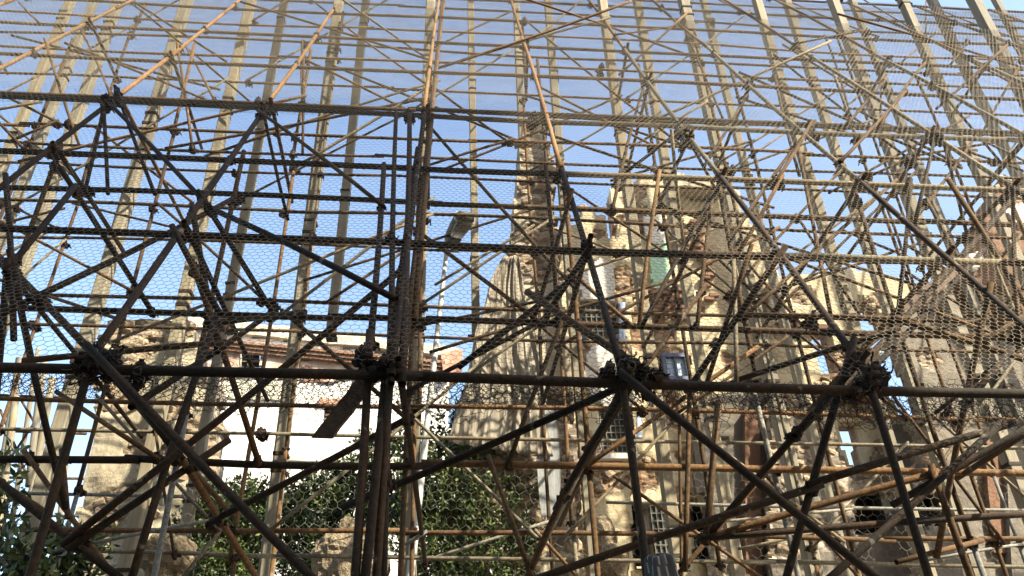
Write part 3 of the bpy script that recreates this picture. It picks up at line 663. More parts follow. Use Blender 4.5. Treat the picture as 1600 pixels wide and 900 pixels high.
for q in [
 # lower front
 ((182, 588), (492, 905), 4.42, D, None, 1.02), ((0, 752), (150, 873), F2, D), ((62, 905), (300, 730), F2, D, 5.3), ((298, 734), (592, 528), 5.3, D, 5.5),
 ((205, 610), (285, 735), F2, D, 5.4), ((287, 735), (388, 885), 5.4, R_, 6.3), ((330, 540), (248, 905), 5.3, D), ((345, 885), (595, 768), 5.6, D, 5.4), ((595, 768), (985, 606), 5.4, D, 4.7),
 ((556, 517), (553, 910), 4.55, D, None, 1.05), ((582, 588), (568, 910), 4.6, D, None, 1.1), ((600, 480), (597, 905), 4.9, D), ((998, 608), (1372, 903), 4.42, D, None, 1.02), ((984, 592), (897, 745), 5.0, D, 5.6), ((897, 745), (824, 905), 5.6, B, 6.0),
 ((742, 898), (887, 748), I1, K), ((885, 752), (975, 675), I1, D, 5.4), ((1350, 598), (1236, 903), 4.8, D, 5.0), ((836, 905), (1190, 778), 5.2, D), ((1185, 780), (1605, 660), 5.2, D, 5.0), ((1058, 895), (1180, 755), I1, B), ((1150, 795), (1352, 598), 5.4, D, 4.7),
 ((1338, 903), (1452, 750), 5.3, D), ((1196, 890), (1450, 757), 5.6, B, 5.3), ((1450, 757), (1610, 665), 5.3, D, 5.1), ((1296, 884), (1610, 812), 5.4, D), ((1455, 862), (1610, 815), 5.9, B), ((1446, 755), (1512, 905), 5.4, B),
 ((1295, 828), (1405, 705), I3, K), ((1460, 740), (1590, 560), I2, K), ((852, 872), (1012, 702), I2, K), ((905, 738), (1080, 615), I1, R_), ((630, 640), (800, 805), I2, K), ((285, 905), (352, 826), I2, K), ((422, 832), (745, 570), I2, K), ((440, 860), (400, 905), I3, K),
 ((130, 640), (205, 690), I1, R_), ((180, 650), (335, 820), I2, K), ((80, 760), (160, 870), I1, R_), ((250, 700), (290, 900), I3, B), ((100, 700), (115, 840), I1, R_), ((640, 850), (700, 838), I2, G), ((180, 845), (330, 818), I2, G), ((660, 846), (830, 818), I3, G),
 ((1190, 850), (1310, 825), I3, K), ((1080, 820), (1300, 800), I3, G), ((1480, 870), (1600, 850), I3, G), ((965, 755), (1190, 905), I2, B), ((1060, 660), (1250, 800), I2, K), ((1230, 780), (1340, 900), I2, B), ((1440, 640), (1610, 790), I2, K), ((1380, 600), (1520, 790), I2, B),
 ((810, 805), (860, 900), I1, R_), ((835, 830), (905, 905), I2, B), ((1060, 690), (1065, 900), I2, B), ((1110, 680), (1075, 830), 5.6, B), ((1090, 560), (1058, 900), 6.0, B, 6.3), ((1560, 600), (1490, 850), 5.4, B, 5.9),
 # dark left of the sloping face
 ((0, 422), (118, 577), 5.1, D, 4.7), ((-5, 540), (60, 502), 5.0, D), ((60, 502), (375, 312), 5.0, D, 5.7), ((120, 308), (200, 447), 'R', D, 5.9), ((200, 447), (242, 520), 5.9, B, 6.2), ((118, 308), (50, 490), 'R', D, 5.3), ((42, 296), (26, 480), 'R', D, 5.6), ((50, 490), (0, 680), 5.3, D, 5.5), ((48, 500), (95, 670), 5.3, D, 5.8),
 ((290, 368), (342, 512), 'R', D, 5.6), ((342, 512), (372, 580), 5.6, B, 5.9), ((374, 330), (340, 520), 'R', D, 5.6), ((270, 545), (410, 478), 5.5, D, 5.8), ((90, 560), (270, 545), 5.6, B), ((205, 590), (430, 480), 5.3, D, 6.2), ((375, 315), (445, 480), 'R', D, 6.2), ((180, 168), (378, 308), 'R', D, None, 1.1), ((166, 165), (122, 300), 'R', D, 6.4), ((190, 165), (243, 305), 'R', D, 6.6), ((168, 165), (181, 305), 'R', D, 6.8),
 ((405, 170), (440, 305), 'R', D, 7.4), ((410, 180), (575, 303), 'R', B), ((405, 315), (608, 465), 'R', D), ((440, 488), (548, 580), I1, B), ((487, 492), (618, 402), I2, B), ((310, 378), (402, 462), I2, B), ((57, 375), (198, 450), I2, R_), ((128, 322), (268, 364), I3, B), ((30, 442), (88, 388), I3, K), ((0, 313), (55, 340), I3, R_),
 ((85, 290), (290, 167), I3, K), ((0, 107), (92, 192), I2, R_), ((200, 20), (395, 165), I3, B), ((175, 93), (337, 150), I2, R_), ((53, 88), (137, 252), I2, R_), ((127, 40), (176, 150), I2, R_), ((256, 100), (304, 242), I2, R_), ((306, 55), (336, 152), I2, R_), ((33, 8), (62, 52), I2, R_), ((8, 228), (88, 195), I2, B), ((20, 140), (335, -5), I3, K), ((345, 240), (402, 220), I2, B), ((400, 40), (492, -4), I2, B), ((400, 116), (640, -6), I3, K),
 ((503, 20), (632, 112), I2, R_), ((500, 103), (632, 158), I2, R_), ((447, 100), (477, 262), I2, B), ((473, 55), (497, 168), I2, B), ((405, 297), (617, 187), I3, B), ((650, 125), (780, 217), I2, B), ((643, 205), (802, 368), I1, B), ((640, 352), (800, 475), I1, B), ((650, 168), (790, 88), I3, K), ((680, 63), (785, 29), I2, B), ((657, 262), (775, 229), I2, B), ((630, 498), (802, 384), I2, K), ((628, 514), (803, 478), I2, D), ((695, 582), (845, 505), I1, D), ((770, 560), (850, 505), I2, K),
 # right half
 ((813, 50), (1040, 198), I2, R_), ((828, 128), (942, 187), I2, R_), ((953, 84), (1097, 42), I2, B), ((963, 173), (1172, 36), I3, K), ((880, 237), (965, 188), I3, K), ((1011, 140), (975, 252), I1, B), ((1046, 205), (1012, 310), 'R', D, 7.0), ((1056, 212), (1032, 300), 'R', B, 7.2), ((1062, 215), (1078, 330), 'R', K, 7.2), ((1068, 213), (1108, 280), 'R', B, 7.2), ((985, 274), (1205, 212), I2, B), ((1185, 150), (1133, 262), I1, B), ((1130, 145), (1330, 210), I2, B), ((1145, 262), (1205, 222), I3, K), ((815, 76), (915, 18), I3, K), ((1120, -2), (1178, 32), I2, B), ((1085, -3), (1068, 60), I2, B), ((1065, 60), (1135, 180), I2, B),
 ((1220, -3), (1352, 72), I2, R_), ((1345, -3), (1422, 50), I2, B), ((1460, 12), (1605, 90), I2, R_), ((1238, 96), (1352, 70), I2, B), ((1213, 114), (1422, 257), I2, B), ((1410, 157), (1508, 222), I2, B), ((1542, 168), (1428, 295), I1, B), ((1437, 122), (1375, 212), I1, B), ((1366, 155), (1328, 207), I1, B), ((1406, 170), (1308, 285), I1, B), ((1456, 214), (1432, 300), 'R', D, 6.6), ((1471, 218), (1500, 310), 'R', D, 6.9), ((1262, 218), (1205, 310), I1, B), ((1518, 112), (1605, 93), I2, B), ((1455, 252), (1605, 218), I2, B), ((1338, 282), (1425, 257), I2, B), ((1506, 83), (1478, 122), I2, B), ((1582, 128), (1552, 167), I2, B), ((1447, 5), (1447, 117), I3, B), ((1375, 108), (1375, 208), I3, B), ((1310, 180), (1450, 60), I3, K), ((1200, 240), (1330, 130), I3, K), ((1530, 250), (1605, 190), I3, K),
 ((1262, 224), (1190, 335), I1, B), ((1190, 333), (1138, 424), I1, B), ((1382, 298), (1243, 424), I1, B), ((1402, 298), (1198, 502), I2, B), ((1200, 430), (1342, 328), I3, K), ((1430, 298), (1376, 492), 'R', D, 6.3), ((1330, 592), (1605, 296), 5.2, D, 6.2, 1.1), ((1345, 592), (1520, 408), 5.3, D, 5.9), ((1467, 458), (1540, 505), I2, B), ((1402, 516), (1605, 568), 5.4, B, None, 1.1), ((1438, 522), (1555, 499), I2, B), ((1218, 491), (1402, 516), 5.9, B, 5.4), ((1040, 630), (1147, 594), I1, D), ((1145, 595), (1332, 526), I1, D, 5.4), ((1242, 518), (1335, 592), I2, B), ((1126, 533), (1222, 408), 5.8, D, 5.3, 1.1), ((1128, 530), (1085, 660), 5.8, B, 6.3), ((1052, 655), (1190, 555), I2, B),
 ((906, 398), (868, 522), 'R', D, 6.0), ((904, 400), (1002, 492), 5.9, R_), ((1000, 490), (1024, 298), I1, R_), ((1008, 502), (1122, 298), I1, D), ((893, 298), (1162, 482), I2, R_), ((868, 308), (826, 500), 'R', B, 6.5), ((846, 352), (965, 397), I3, K), ((853, 300), (872, 525), I1, B), ((868, 483), (1022, 577), 4.9, B, 4.6, 1.1), ((838, 508), (940, 592), I2, B), ((768, 547), (852, 503), 5.6, D), ((1085, 288), (1086, 535), I1, B), ((1100, 418), (1142, 600), I1, K), ((1085, 470), (990, 600), I1, B), ((870, 525), (825, 645), I1, B), ((1285, 300), (1160, 440), I2, B), ((1060, 330), (1180, 460), I2, B), ((1230, 330), (1330, 480), I2, B),
 ((1380, 330), (1440, 500), I2, B), ((1480, 300), (1560, 520), I1, B), ((1500, 320), (1610, 560), 5.6, B), ((1570, 350), (1590, 560), I1, B), ((1240, 250), (1290, 420), I1, B), ((1210, 140), (1245, 260), I1, B), ((1290, 60), (1330, 180), I2, B), ((1500, 560), (1610, 500), 5.6, B), ((1180, 440), (1290, 560), I2, B), ((1160, 480), (1250, 440), I3, B), ((1300, 590), (1450, 470), I2, B), ((1540, 570), (1440, 640), 5.6, D),
]:
    brace(*q)
# generated sway braces in the deeper planes
for Y, lo, hi in ((8.2, 5.5, 11), (9.5, 6.3, 14)):
    for i in range(len(XS)-2):
        z = lo + random.uniform(0, 1.6)
        while z < min(hi, 3.6+(Y-4.5)*1.9):
            x0, x1 = XS[i]+.1, XS[i+2 if random.random() < .6 else i+1]+.1
            if random.random() < .5: x0, x1 = x1, x0
            a, b = np.array([x0, Y-.06, z]), np.array([x1, Y-.06, z+random.uniform(1.0, 1.9)])
            if (seen(a, 0) or seen(b, 0)) and random.random() < (.58 if Y < 9 else .66)+(.25 if z > 8.5 else 0):
                o = tube(SC2, 'brace', a, b, random.choice([B, B, R_, K]), TR*.85); 
            z += random.uniform(1.6, 3.0)

# knots of rag, rope and clamps where the tubes meet on the lowest ledger
def blob(name, c, rad, mat, parent, seed, flat=.7, n=16):
    v, f = [], []; m_ = n//2
    for j in range(m_+1):
        th = math.pi*j/m_
        for i in range(n):
            ph = 2*math.pi*i/n; d = np.array([math.sin(th)*math.cos(ph), math.sin(th)*math.sin(ph), math.cos(th)])
            k = .55+.9*float(fbm(d[0]*2.2+seed, d[1]*2.2+seed*2, d[2]*2.2+3, 4)); v.append(np.asarray(c)+d*np.asarray(rad)*k)
    for j in range(m_):
        for i in range(n): f.append((j*n+i, (j+1)*n+i, (j+1)*n+(i+1) % n, j*n+(i+1) % n))
    return part(name, v, f, mat, parent)
def tangle(name, c, rad, n, parent, mat=M_WIRE, r=.0016, seed=1):
    rg = np.random.default_rng(seed); g = []
    for k in range(n):
        p = np.asarray(c)+rg.normal(0, 1, 3)*np.asarray(rad)*.5; d = rg.normal(0, 1, 3); pts = [p]
        for s in range(7): d = d*.7+rg.normal(0, 1, 3)*.6; d /= np.linalg.norm(d); p = p+d*np.asarray(rad)*.33; pts.append(p)
        g.append(tube_geo(pts, r, 3, False))
    o = part(name, *join(*g), mat, parent); o['kind'] = 'stuff'; return o
def on_tube(px, py, tol=22):
    best, bp = 1e9, None
    for p, q in SEG:
        n = max(3, int(np.linalg.norm(q-p)/.12))
        pts = p+(q-p)*np.linspace(0, 1, n)[:, None]; d = pts-EYE; z = np.maximum(d@FW, .1)
        dd = np.hypot(800+FPX*(d@RT)/z-px, 450-FPX*(d@UP)/z-py)+z*.35; i = int(np.argmin(dd))
        if dd[i] < best: best, bp = dd[i], pts[i]
    return bp
for i, (px, py, rx) in enumerate([(165, 562, .13), (132, 580, .09), (215, 583, .08), (566, 560, .08), (590, 572, .08), (985, 572, .12), (1000, 592, .1), (1375, 585, .12), (1352, 600, .09), (950, 585, .06), (1030, 585, .06), (50, 503, .06), (350, 512, .06), (290, 373, .05), (612, 372, .05), (375, 305, .05)]):
    p = P(px, py, 4.5) if py > 540 else on_tube(px, py)
    kn = blob('rag_knot', p+np.array([0, .03, 0]), (rx*.62, rx*.5, rx*.6), M_RAG, SC1, i*3.7, n=28)
    tangle('rope_end', p+np.array([0, .02, 0]), (rx*.5, rx*.45, rx*.5), 40, kn, M_RAG, .007, 70+i)
    if py > 540: tangle('wire_tangle', p, (rx*.9, rx*.6, rx*.7), 14, SC1, M_WIRE, .0016, 40+i)
    for k in range(3): coupler(SC1, p+RNG.uniform(-1, 1, 3)*rx*.8)
for i, (px, py, Y) in enumerate([(170, 160, 'R'), (405, 165, 'R'), (1055, 205, 'R'), (1460, 215, 'R'), (1280, 205, 'R'), (870, 270, 'R'), (1140, 260, I1), (1420, 255, I2), (1120, 535, I1), (1260, 500, I1), (960, 290, I1), (830, 190, I1), (640, 180, 'R'), (940, 100, I1), (1080, 60, I1), (420, 480, I1), (105, 190, I1), (610, 750, I1), (410, 690, I2), (870, 500, I1), (885, 745, I1), (1450, 750, F2), (1185, 770, F2), (285, 735, F2), (1490, 305, 'R'), (1380, 480, I1), (1320, 330, I1), (1010, 495, I1)]):
    p = on_tube(px, py)
    for k in range(4): coupler(SC1, p+RNG.uniform(-1, 1, 3)*.045)

# ------------------------------------------------------------------ wire netting
def hexnet(fn, u0, u1, v0, v1, w=.058, h=.05, keep=None, seed=0, jit=.004):
    nu, nv = int((u1-u0)/(w/2)), int((v1-v0)/h)
    I, J = np.meshgrid(np.arange(nu+1), np.arange(nv+1), indexing='ij')
    par = ((I+J) % 2)
    rg = np.random.default_rng(seed)
    U = u0+I*w/2+rg.normal(0, jit, I.shape); V = v0+J*h+np.where(par == 0, -1, 1)*h*.19+rg.normal(0, jit*.6, I.shape)
    pts = fn(U, V).reshape(-1, 3)
    d = pts-EYE; z = d@FW; zz = np.maximum(z, .1); x = 800+FPX*(d@RT)/zz; y = 450-FPX*(d@UP)/zz
    ok = (z > .3) & (x > -70) & (x < 1670) & (y > -70) & (y < 970)
    if keep is not None: ok &= keep(U, V).reshape(-1)
    idx = (I*(nv+1)+J)
    e1 = np.stack([idx[:-1, :].ravel(), idx[1:, :].ravel()], 1)
    m_ = (par[:, :-1] == 1); e2 = np.stack([idx[:, :-1][m_], idx[:, 1:][m_]], 1)
    E_ = np.concatenate([e1, e2]); E_ = E_[ok[E_[:, 0]] & ok[E_[:, 1]]]
    return pts, E_
def wire_mesh(name, sets, r, mat, org):
    VV, FF, n0 = [], [], 0
    for pts, E_ in sets:
        a, b = pts[E_[:, 0]], pts[E_[:, 1]]; d = b-a; d /= np.maximum(np.linalg.norm(d, axis=1, keepdims=True), 1e-6)
        ref = np.where(np.abs(d[:, 1:2]) < .8, np.array([[0, 1., 0]]), np.array([[1., 0, 0]]))
        n1 = np.cross(d, ref); n1 /= np.linalg.norm(n1, axis=1, keepdims=True); n2 = np.cross(d, n1)
        v = np.empty((len(E_), 6, 3))
        for k in range(3):
            t = 2*math.pi*k/3; o = r*(math.cos(t)*n1+math.sin(t)*n2); v[:, k] = a+o; v[:, 3+k] = b+o
        base = n0+np.arange(len(E_))[:, None, None]*6
        f = np.array([[0, 1, 4, 3], [1, 2, 5, 4], [2, 0, 3, 5]])[None]+base
        VV.append(v.reshape(-1, 3)); FF.append(f.reshape(-1, 4)); n0 += len(E_)*6
    V, F = np.concatenate(VV)-org, np.concatenate(FF).astype(np.int32)
    m_ = bpy.data.meshes.new(name); m_.vertices.add(len(V)); m_.vertices.foreach_set('co', V.astype(np.float32).ravel())
    m_.loops.add(F.size); m_.loops.foreach_set('vertex_index', F.ravel()); m_.polygons.add(len(F)); m_.polygons.foreach_set('loop_start', np.arange(0, F.size, 4, dtype=np.int32))
    m_.materials.append(mat); m_.update(calc_edges=True)
    o = link(name, m_, None, org); return o
def face(U, V):                                            # the net lies on the sloping tubes, billowing between them
    b = .03+.10*np.clip(1-V/9, .18, 1)*(fbm(U*.7, V*.7, o=3)-.5)+.03*np.clip(1-V/9, .2, 1)*(fbm(U*3, V*3, o=2)-.5)
    p = L0+U[..., None]*np.array([1, 0, SL])+V[..., None]*RD
    uw = .02*(fbm(U*2, V*2+9, o=2)-.5); return p+RN*(b+.03)[..., None]+uw[..., None]*np.array([1, 0, 0])
def lap(U, V): return face(U+.031, V+.02)+RN*(.045+.07*fbm(U*.5+7, V*.5, o=2))[..., None]   # a second roll lapped over the first higher up
def curt(U, V):                                            # the upright sheet hung behind the posts, in front of the trees
    p = L0+U[..., None]*np.array([1, 0, SL])+V[..., None]*np.array([0, 0, 1.]); p[..., 1] = 10.03+.16*(fbm(U*.9, V*.9+4, o=3)-.3)+.04*(fbm(U*5, V*5)-.5); p[..., 0] += .08*(fbm(U*.8, V*.8, o=2)-.5); return p
def fringe(k):
    def fn(U, V):
        p = L0+U[..., None]*np.array([1, 0, SL])+V[..., None]*np.array([0, 0, 1.])
        p[..., 1] += .06+.10*(fbm(U*5+k*9, V*5, o=3)-.5)+.03*k; p[..., 2] += .10*(fbm(U*4+k*5, V*3+2, o=3)-.5); return p
    return fn
def fr_keep(k):
    return lambda U, V: (V > -.13-.16*fbm(U*2.6+k*7, U*0+k, o=3)*np.where(fbm(U*.8+k*3, U*0+4, o=2) > .50, 1.2, .15)) & (V < -.02+.14*fbm(U*2+k*11, U*0, o=2))
NETX = np.array([1.0, 4.5, 3.8])
o = wire_mesh('wire_netting', [hexnet(face, -13, 15, .04, 13.9, seed=1), hexnet(lap, -13, 15, 4.6, 13.9, w=.066, h=.057, seed=91)], .0016, M_WIRE, NETX)
tag(o, 'wire netting stretched over the sloping face of the scaffold', 'netting', kind='stuff')
o = wire_mesh('wire_netting', [hexnet(curt, -12, 12, -3.2, 1.5, .125, .108, seed=2, jit=.009)], .0019, M_WIREL, NETX)
tag(o, 'upright sheet of large hexagon wire netting hung before the trees and ruins', 'netting', kind='stuff')
o = wire_mesh('wire_netting', [hexnet(fringe(k), -5, 8, -.35, .22, .05, .042, keep=fr_keep(k), seed=5+k, jit=.012) for k in range(4)], .0020, simple('dull_wire', [(.3, (.012, .0115, .0105)), (.7, (.04, .037, .033))], 3, .9, 0, 0), NETX)
tag(o, 'crumpled ragged netting edge hanging along the lowest thick ledger', 'netting', kind='stuff')

# ------------------------------------------------------------------ planks, cloth
def board(name, p, q, wid, th, mat, label, cat, parent=None, notch=False):
    p, q = np.asarray(p), np.asarray(q); d, a, b = frame(q-p); nrm = np.cross(d, [0, 1., 0]); nrm /= np.linalg.norm(nrm); n2 = np.cross(d, nrm)
    v, f = [], []; n = 8
    for k in range(n+1):
        t = k/n; c = lerp(p, q, t); h = wid/2*(1+.05*math.sin(k*2.1)); e0 = -.05 if (k == 0 and notch) else 0
        for sa, sb in ((-1, -1), (1, -1), (1, 1), (-1, 1)): v.append(c+nrm*h*sa+n2*th/2*sb+d*(e0*sa))
    for k in range(n):
        for i in range(4): f.append((k*4+i, k*4+(i+1) % 4, (k+1)*4+(i+1) % 4, (k+1)*4+i))
    f += [(3, 2, 1, 0), tuple(n*4+i for i in range(4))]
    o = part(name, v, f, mat, parent, org=p); return tag(o, label, cat)
board('plank', P(503, 685, 5.5), P(578, 588, 5.2), .125, .035, M_PLANK, 'short dark brown plank hanging slantwise before the white house', 'plank', notch=True)
board('plank', P(1392, 508, 7.0), P(1512, 402, 7.2), .14, .05, M_PLANK, 'long brown plank slung under the netting at the right', 'plank')
def cloth():
    c = P(1032, 884, 4.45); v, f, st = [], [], []; nu, nv = 36, 22
    for j in range(nv+1):
        t = j/nv
        for i in range(nu+1):
            u = i/nu; ph = math.pi*(u*1.25-.12)
            rr = .078*(1+.14*math.sin(u*19+2*t)+.05*math.sin(u*41))
            if t < .3: k = t/.3; rad = rr*math.sin(k*math.pi/2); z = .028+.03*math.cos(k*math.pi/2)
            else: rad = rr*(1+.25*(t-.3)); z = .028-.22*(t-.3)
            v.append(c+np.array([-math.cos(ph)*rad+.015*t, -math.sin(ph)*rad*.8, z+.01*math.sin(u*13)])); st.append(1. if (u*7+.6*t) % 1 < .17 else 0.)
    for j in range(nv):
        for i in range(nu): a = j*(nu+1)+i; f.append((a, a+nu+1, a+nu+2, a+1))
    n = len(v); v += [p+np.array([0, .006, -.006]) for p in v]; f += [tuple(n+k for k in reversed(q)) for q in f]; st += st
    o = part('striped_cloth', v, f, M_CLOTH, None, True, org=c)
    o.data.attributes.new('stripe', 'FLOAT', 'POINT').data.foreach_set('value', st)
    tag(o, 'dark grey cloth with pale stripes bundled over a tube end at the bottom', 'cloth')
cloth()

# ------------------------------------------------------------------ the building across the street behind the viewer; its shade lies on the front of the scaffold
bx = 1.05+(6.11+6.5)*math.tan(SUN_AZ); bh = 8.3+(6.9+6.5)/math.cos(SUN_AZ)*math.tan(SUN_EL)
bt = thing('street_building', (bx-17, -10, 0), 'tall plastered building across the street behind the viewer, shading the front tubes', 'building')
part('wall', *box_geo((bx-17, -11.5, bh/2), (17, 5, bh/2)), M_CREAM, bt)
part('roof', *box_geo((bx-17, -11.5, bh-.12), (17.25, 5.25, .1)), M_TILE, bt)
for i in range(8):
    for j in range(7):
        c = np.array([bx-31.5+i*4.1, -6.47, 2.2+j*(bh-4)/7]); fr = part('window', *box_geo(c, (.62, .05, .95)), M_VOID, bt)
        if (i+j) % 3: part('shutter', *box_geo(c+np.array([-.31, .08, 0]), (.29, .02, .9)), M_GREYW, fr)

# ------------------------------------------------------------------ street lamp
LY, LS = 9.72, .81
base = P(640, 905, LY); top = P(698, 390, LY); gnd = base+(base-top)*(base[2]/(top[2]-base[2]))
lamp = thing('street_lamp', gnd, 'pale grey leaning street lamp with a long drooping head', 'street lamp')
pts = [lerp(gnd, top, k/14) for k in range(15)]
part('pole', *tube_geo(pts, [LS*(.085-.047*k/14) for k in range(15)], 14, False), M_POLE, lamp, True)
part('pole_base', *tube_geo([gnd, gnd+np.array([0, 0, 1.1])], .11, 14, False), M_POLE, lamp, True)
hp, hq = P(704, 378, 11.95*LS), P(729, 338, 11.12*LS)
part('arm', *tube_geo([top-np.array([0, 0, .02]), lerp(top, hp, .6)+np.array([0, .02, .03]), lerp(hp, hq, .1)], .026, 10, False), M_POLE, lamp, True)
d = hq-hp; d /= np.linalg.norm(d); sx = np.cross(d, [0, 0, 1.]); sx /= np.linalg.norm(sx); uz = np.cross(sx, d)
def lampshell(ring, zsc, z0, L0_, L1_):
    v, f, n = [], [], 24
    for k, (t, wd, hz) in enumerate(ring):
        c = lerp(hp, hq, t)
        for i in range(n):
            a = 2*math.pi*i/n; ca, sa = math.cos(a), math.sin(a); q = 3.0
            x = abs(ca)**(2/q)*math.copysign(1, ca)*wd; z = abs(sa)**(2/q)*math.copysign(1, sa)*hz
            v.append(c+(sx*x+uz*(z*zsc+z0))*LS)
    for k in range(len(ring)-1):
        for i in range(n): f.append((k*n+i, k*n+(i+1) % n, (k+1)*n+(i+1) % n, (k+1)*n+i))
    f += [tuple(reversed(range(n))), tuple((len(ring)-1)*n+i for i in range(n))]
    return v, f
hd = part('lamp_head', *lampshell([(-.03, .09, .06), (.0, .12, .08), (.12, .145, .10), (.5, .17, .115), (.85, .185, .115), (.97, .16, .09), (1.02, .11, .05)], 1, .03, 0, 1), M_LAMP, lamp, True)
part('diffuser', *lampshell([(.36, .10, .03), (.40, .125, .05), (.65, .14, .06), (.86, .145, .06), (.93, .12, .045)], 1, -.075, 0, 1), M_LGLASS, hd, True)
part('rim_band', *lampshell([(.86, .192, .118), (.90, .188, .114)], 1, .032, 0, 1), M_POLE, hd, True)
part('gear_cover', *lampshell([(.04, .085, .02), (.07, .105, .03), (.30, .125, .035), (.33, .11, .02)], 1, -.085, 0, 1), M_LAMP, hd, True)

# ------------------------------------------------------------------ trees and bushes
def foliage(name, centers, n, size, parent, seed):
    rg = np.random.default_rng(seed); V, F, T = [], [], []
    cs = np.array([c[:3] for c in centers]); rs = np.array([c[3] for c in centers]); wv = rs**2.2; wv /= wv.sum()
    ci = rg.choice(len(cs), n//6, p=wv); dirs = rg.normal(0, 1, (n//6, 3)); dirs /= np.linalg.norm(dirs, axis=1, keepdims=True)
    rad = rs[ci]*np.clip(rg.uniform(0, 1, n//6)**.42, 0, 1)*(.45+1.1*fbm(dirs[:, 0]*2.2+ci*3.1, dirs[:, 1]*2.2, dirs[:, 2]*2.2))
    pos_ = cs[ci]+dirs*rad[:, None]
    tw = np.clip(rg.normal(.50, .17, n//6)+.9*(fbm(pos_[:, 0]*2.4, pos_[:, 1]*2.4, pos_[:, 2]*2.4, o=2)-.5), 0, 1)
    for p, dr, tt in zip(pos_, dirs, tw):
        ax = dr*.6+np.array([0, -.1, .7])+rg.normal(0, .35, 3); ax /= np.linalg.norm(ax)
        for k in range(6):                                   # a sprig: leaves spiralling round a twig
            ld = ax*.55+rg.normal(0, .65, 3); ld /= np.linalg.norm(ld)
            b = p+ax*size*.35*(k-2.5); s = size*rg.uniform(.7, 1.25); d_, a, c = frame(ld)
            roll = rg.uniform(0, 6.28); sd = a*math.cos(roll)+c*math.sin(roll); up = np.cross(ld, sd)
            i0 = len(V); V += [b, b+ld*s*.5+sd*s*.22+up*s*.06, b+ld*s, b+ld*s*.5-sd*s*.22+up*s*.06, b+ld*s*.5]
            F += [(i0, i0+1, i0+4), (i0+1, i0+2, i0+4), (i0+2, i0+3, i0+4), (i0+3, i0, i0+4)]
            T += [float(np.clip(tt+rg.normal(0, .12), 0, 1))]*5
    o = part(name, V, F, M_LEAF, parent, True)
    o.data.attributes.new('tint', 'FLOAT', 'POINT').data.foreach_set('value', T); o['kind'] = 'stuff'; return o
def tree(name, px, Y, blobs, n, size, label, cat, seed, trunk_r=.11):
    b = P(px, 800, Y); rt = thing(name, (b[0], Y, 0), label, cat)
    rg = np.random.default_rng(seed); cen = []
    for x, y, r_, dy in blobs: c = P(x, y, Y+dy); cen.append((*c, r_*np.linalg.norm(c-EYE)/FPX))
    foliage('crown', cen, n, size, rt, seed)
    g0 = np.array([b[0], Y, 0.]); fork = np.array([b[0]+.05, Y+.05, .9])
    part('trunk', *tube_geo([g0, lerp(g0, fork, .5)+np.array([.04, .02, 0]), fork], [trunk_r*1.25, trunk_r, trunk_r*.85], 10, False), M_BARK, rt, True)
    for c in cen: 
        m_ = lerp(fork, c[:3], .55)+rg.normal(0, .12, 3); part('limb', *tube_geo([fork, m_, np.array(c[:3])+np.array([0, 0, c[3]*.5])], [trunk_r*.55, trunk_r*.32, trunk_r*.1], 7, False), M_BARK, rt, True)
tree('citrus_tree', 730, 10.85, [(735, 690, 66, .3), (690, 760, 72, 0), (760, 780, 72, .2), (810, 700, 46, .5), (765, 650, 36, .4), (640, 700, 40, .3), (690, 850, 80, -.1), (790, 860, 70, .2), (640, 800, 50, .2), (720, 930, 90, 0), (830, 780, 30, .4)], 27000, .085, 'large dark leafy tree right of the centre foot of the scaffold', 'tree', 3)
tree('shrub', 480, 11.6, [(500, 775, 46, .2), (545, 745, 36, .3), (450, 800, 44, 0), (540, 830, 60, .2), (580, 700, 30, .4), (590, 780, 40, .2), (400, 850, 46, .1), (480, 880, 60, 0), (520, 930, 70, 0)], 24000, .08, 'broad green shrub below the white house wall', 'shrub', 5, .07)
tree('shrub', 330, 11.3, [(335, 795, 40, .1), (305, 820, 26, 0), (370, 820, 40, .1), (345, 865, 48, 0), (390, 780, 30, .2), (340, 915, 54, 0)], 17000, .075, 'pale green small leaved shrub beside the stone wall', 'shrub', 7, .06)
tree('orange_tree', 20, 7.6, [(-4, 725, 30, .2), (8, 790, 28, 0), (-25, 850, 50, .2), (25, 870, 36, 0), (-35, 760, 44, 0), (10, 920, 56, .1)], 1300, .11, 'dark leafy tree at the left edge with large leaves', 'tree', 9, .08)
tree('shrub', 130, 8.6, [(95, 850, 30, 0), (120, 885, 40, .1), (75, 900, 40, 0), (150, 845, 18, .2)], 1500, .10, 'low sprawling plant with broad leaves at the foot of the left posts', 'shrub', 12, .04)

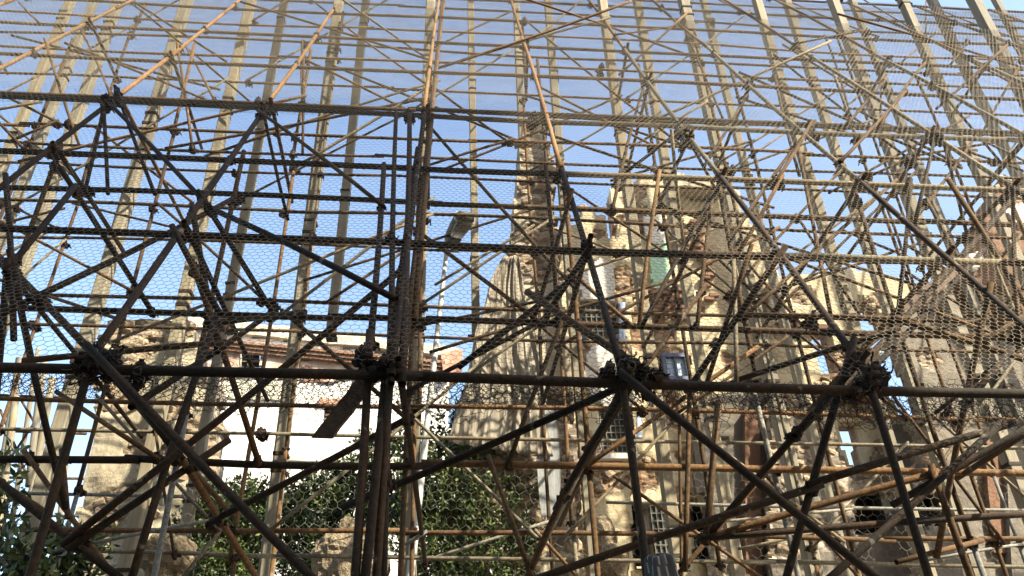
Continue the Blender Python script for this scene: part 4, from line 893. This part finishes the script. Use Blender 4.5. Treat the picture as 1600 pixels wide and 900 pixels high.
# ------------------------------------------------------------------ boulders
def boulder(px, py, Y, rad, label, seed, name='boulder'):
    c = P(px, py, Y); o = None
    v, f, n, m_ = [], [], 40, 26
    zc = max(c[2], .1)
    for j in range(m_+1):
        th = math.pi*j/m_
        for i in range(n):
            ph = 2*math.pi*i/n; d = np.array([math.sin(th)*math.cos(ph), math.sin(th)*math.sin(ph), math.cos(th)]); d = np.sign(d)*np.abs(d)**.8
            k = .72+.5*float(fbm(d[0]*1.6+seed, d[1]*1.6+seed*2, d[2]*1.6, 5))+.16*float(vnoise(d[0]*5+seed, d[1]*5, d[2]*5))+.08*float(vnoise(d[0]*12+seed, d[1]*12, d[2]*12))
            v.append(np.array([c[0], Y, zc])+d*np.asarray(rad)*k)
    for j in range(m_):
        for i in range(n): f.append((j*n+i, (j+1)*n+i, (j+1)*n+(i+1) % n, j*n+(i+1) % n))
    lo = min(p[2] for p in v); v = [np.array([p[0], p[1], p[2] if p[2] > c[2]-.2 else (p[2]-(c[2]-.2))*((c[2]-.2)/max(c[2]-.2-lo, .01))+c[2]-.2]) for p in v]
    o = part(name, v, f, M_ROCK, None, False, org=(c[0], Y, 0)); tag(o, label, 'boulder'); return o
boulder(548, 880, 9.9, (.42, .35, .34), 'large sandy boulder lying at the bottom left of the bare tube bundle', 2.2)
boulder(541, 826, 10.3, (.10, .1, .13), 'small rounded stone perched above the large sandy boulder', 5.1)
boulder(262, 868, 10.2, (.28, .25, .22), 'sunlit broken stone beside the foot of the stone wall', 8.3)
boulder(925, 850, 12.7, (.34, .3, .42), 'pale sunlit stone block low in front of the broken wall', 11.9)
boulder(955, 880, 12.5, (.25, .25, .25), 'lumpy grey stone right of the pale sunlit block', 14.2)
boulder(862, 872, 12.3, (.2, .2, .3), 'sunlit stone at the foot of the tall grey board', 17.7)

# ------------------------------------------------------------------ far scaffold at the left
fs = thing('far_scaffold', (-13, 16, 0), 'distant pale weathered scaffold seen through the gap at the far left', 'scaffold')
for k, (x0, y0, x1, y1) in enumerate([(-30, 880, 30, 560), (10, 880, 60, 545), (30, 880, 82, 590), (62, 880, 108, 585), (-10, 880, 25, 620), (88, 850, 120, 590), (45, 760, 70, 560)]):
    tube(fs, 'standard', P(x0, y0, 16+(k % 2)*.8), P(x1, y1, 16+(k % 2)*.8), M_POST, .07 if k % 2 == 0 else .05, .02)
for k, (y0, y1) in enumerate([(615, 622), (672, 678), (745, 748), (805, 806)]): tube(fs, 'ledger', P(-40, y0, 16.3), P(135, y1, 16.3), M_BROWN, .028)
for p, q in (((0, 740), (80, 620)), ((30, 620), (100, 740)), ((0, 640), (60, 790)), ((40, 830), (110, 690))): tube(fs, 'brace', P(*p, 16.5), P(*q, 16.5), M_BROWN, .026)
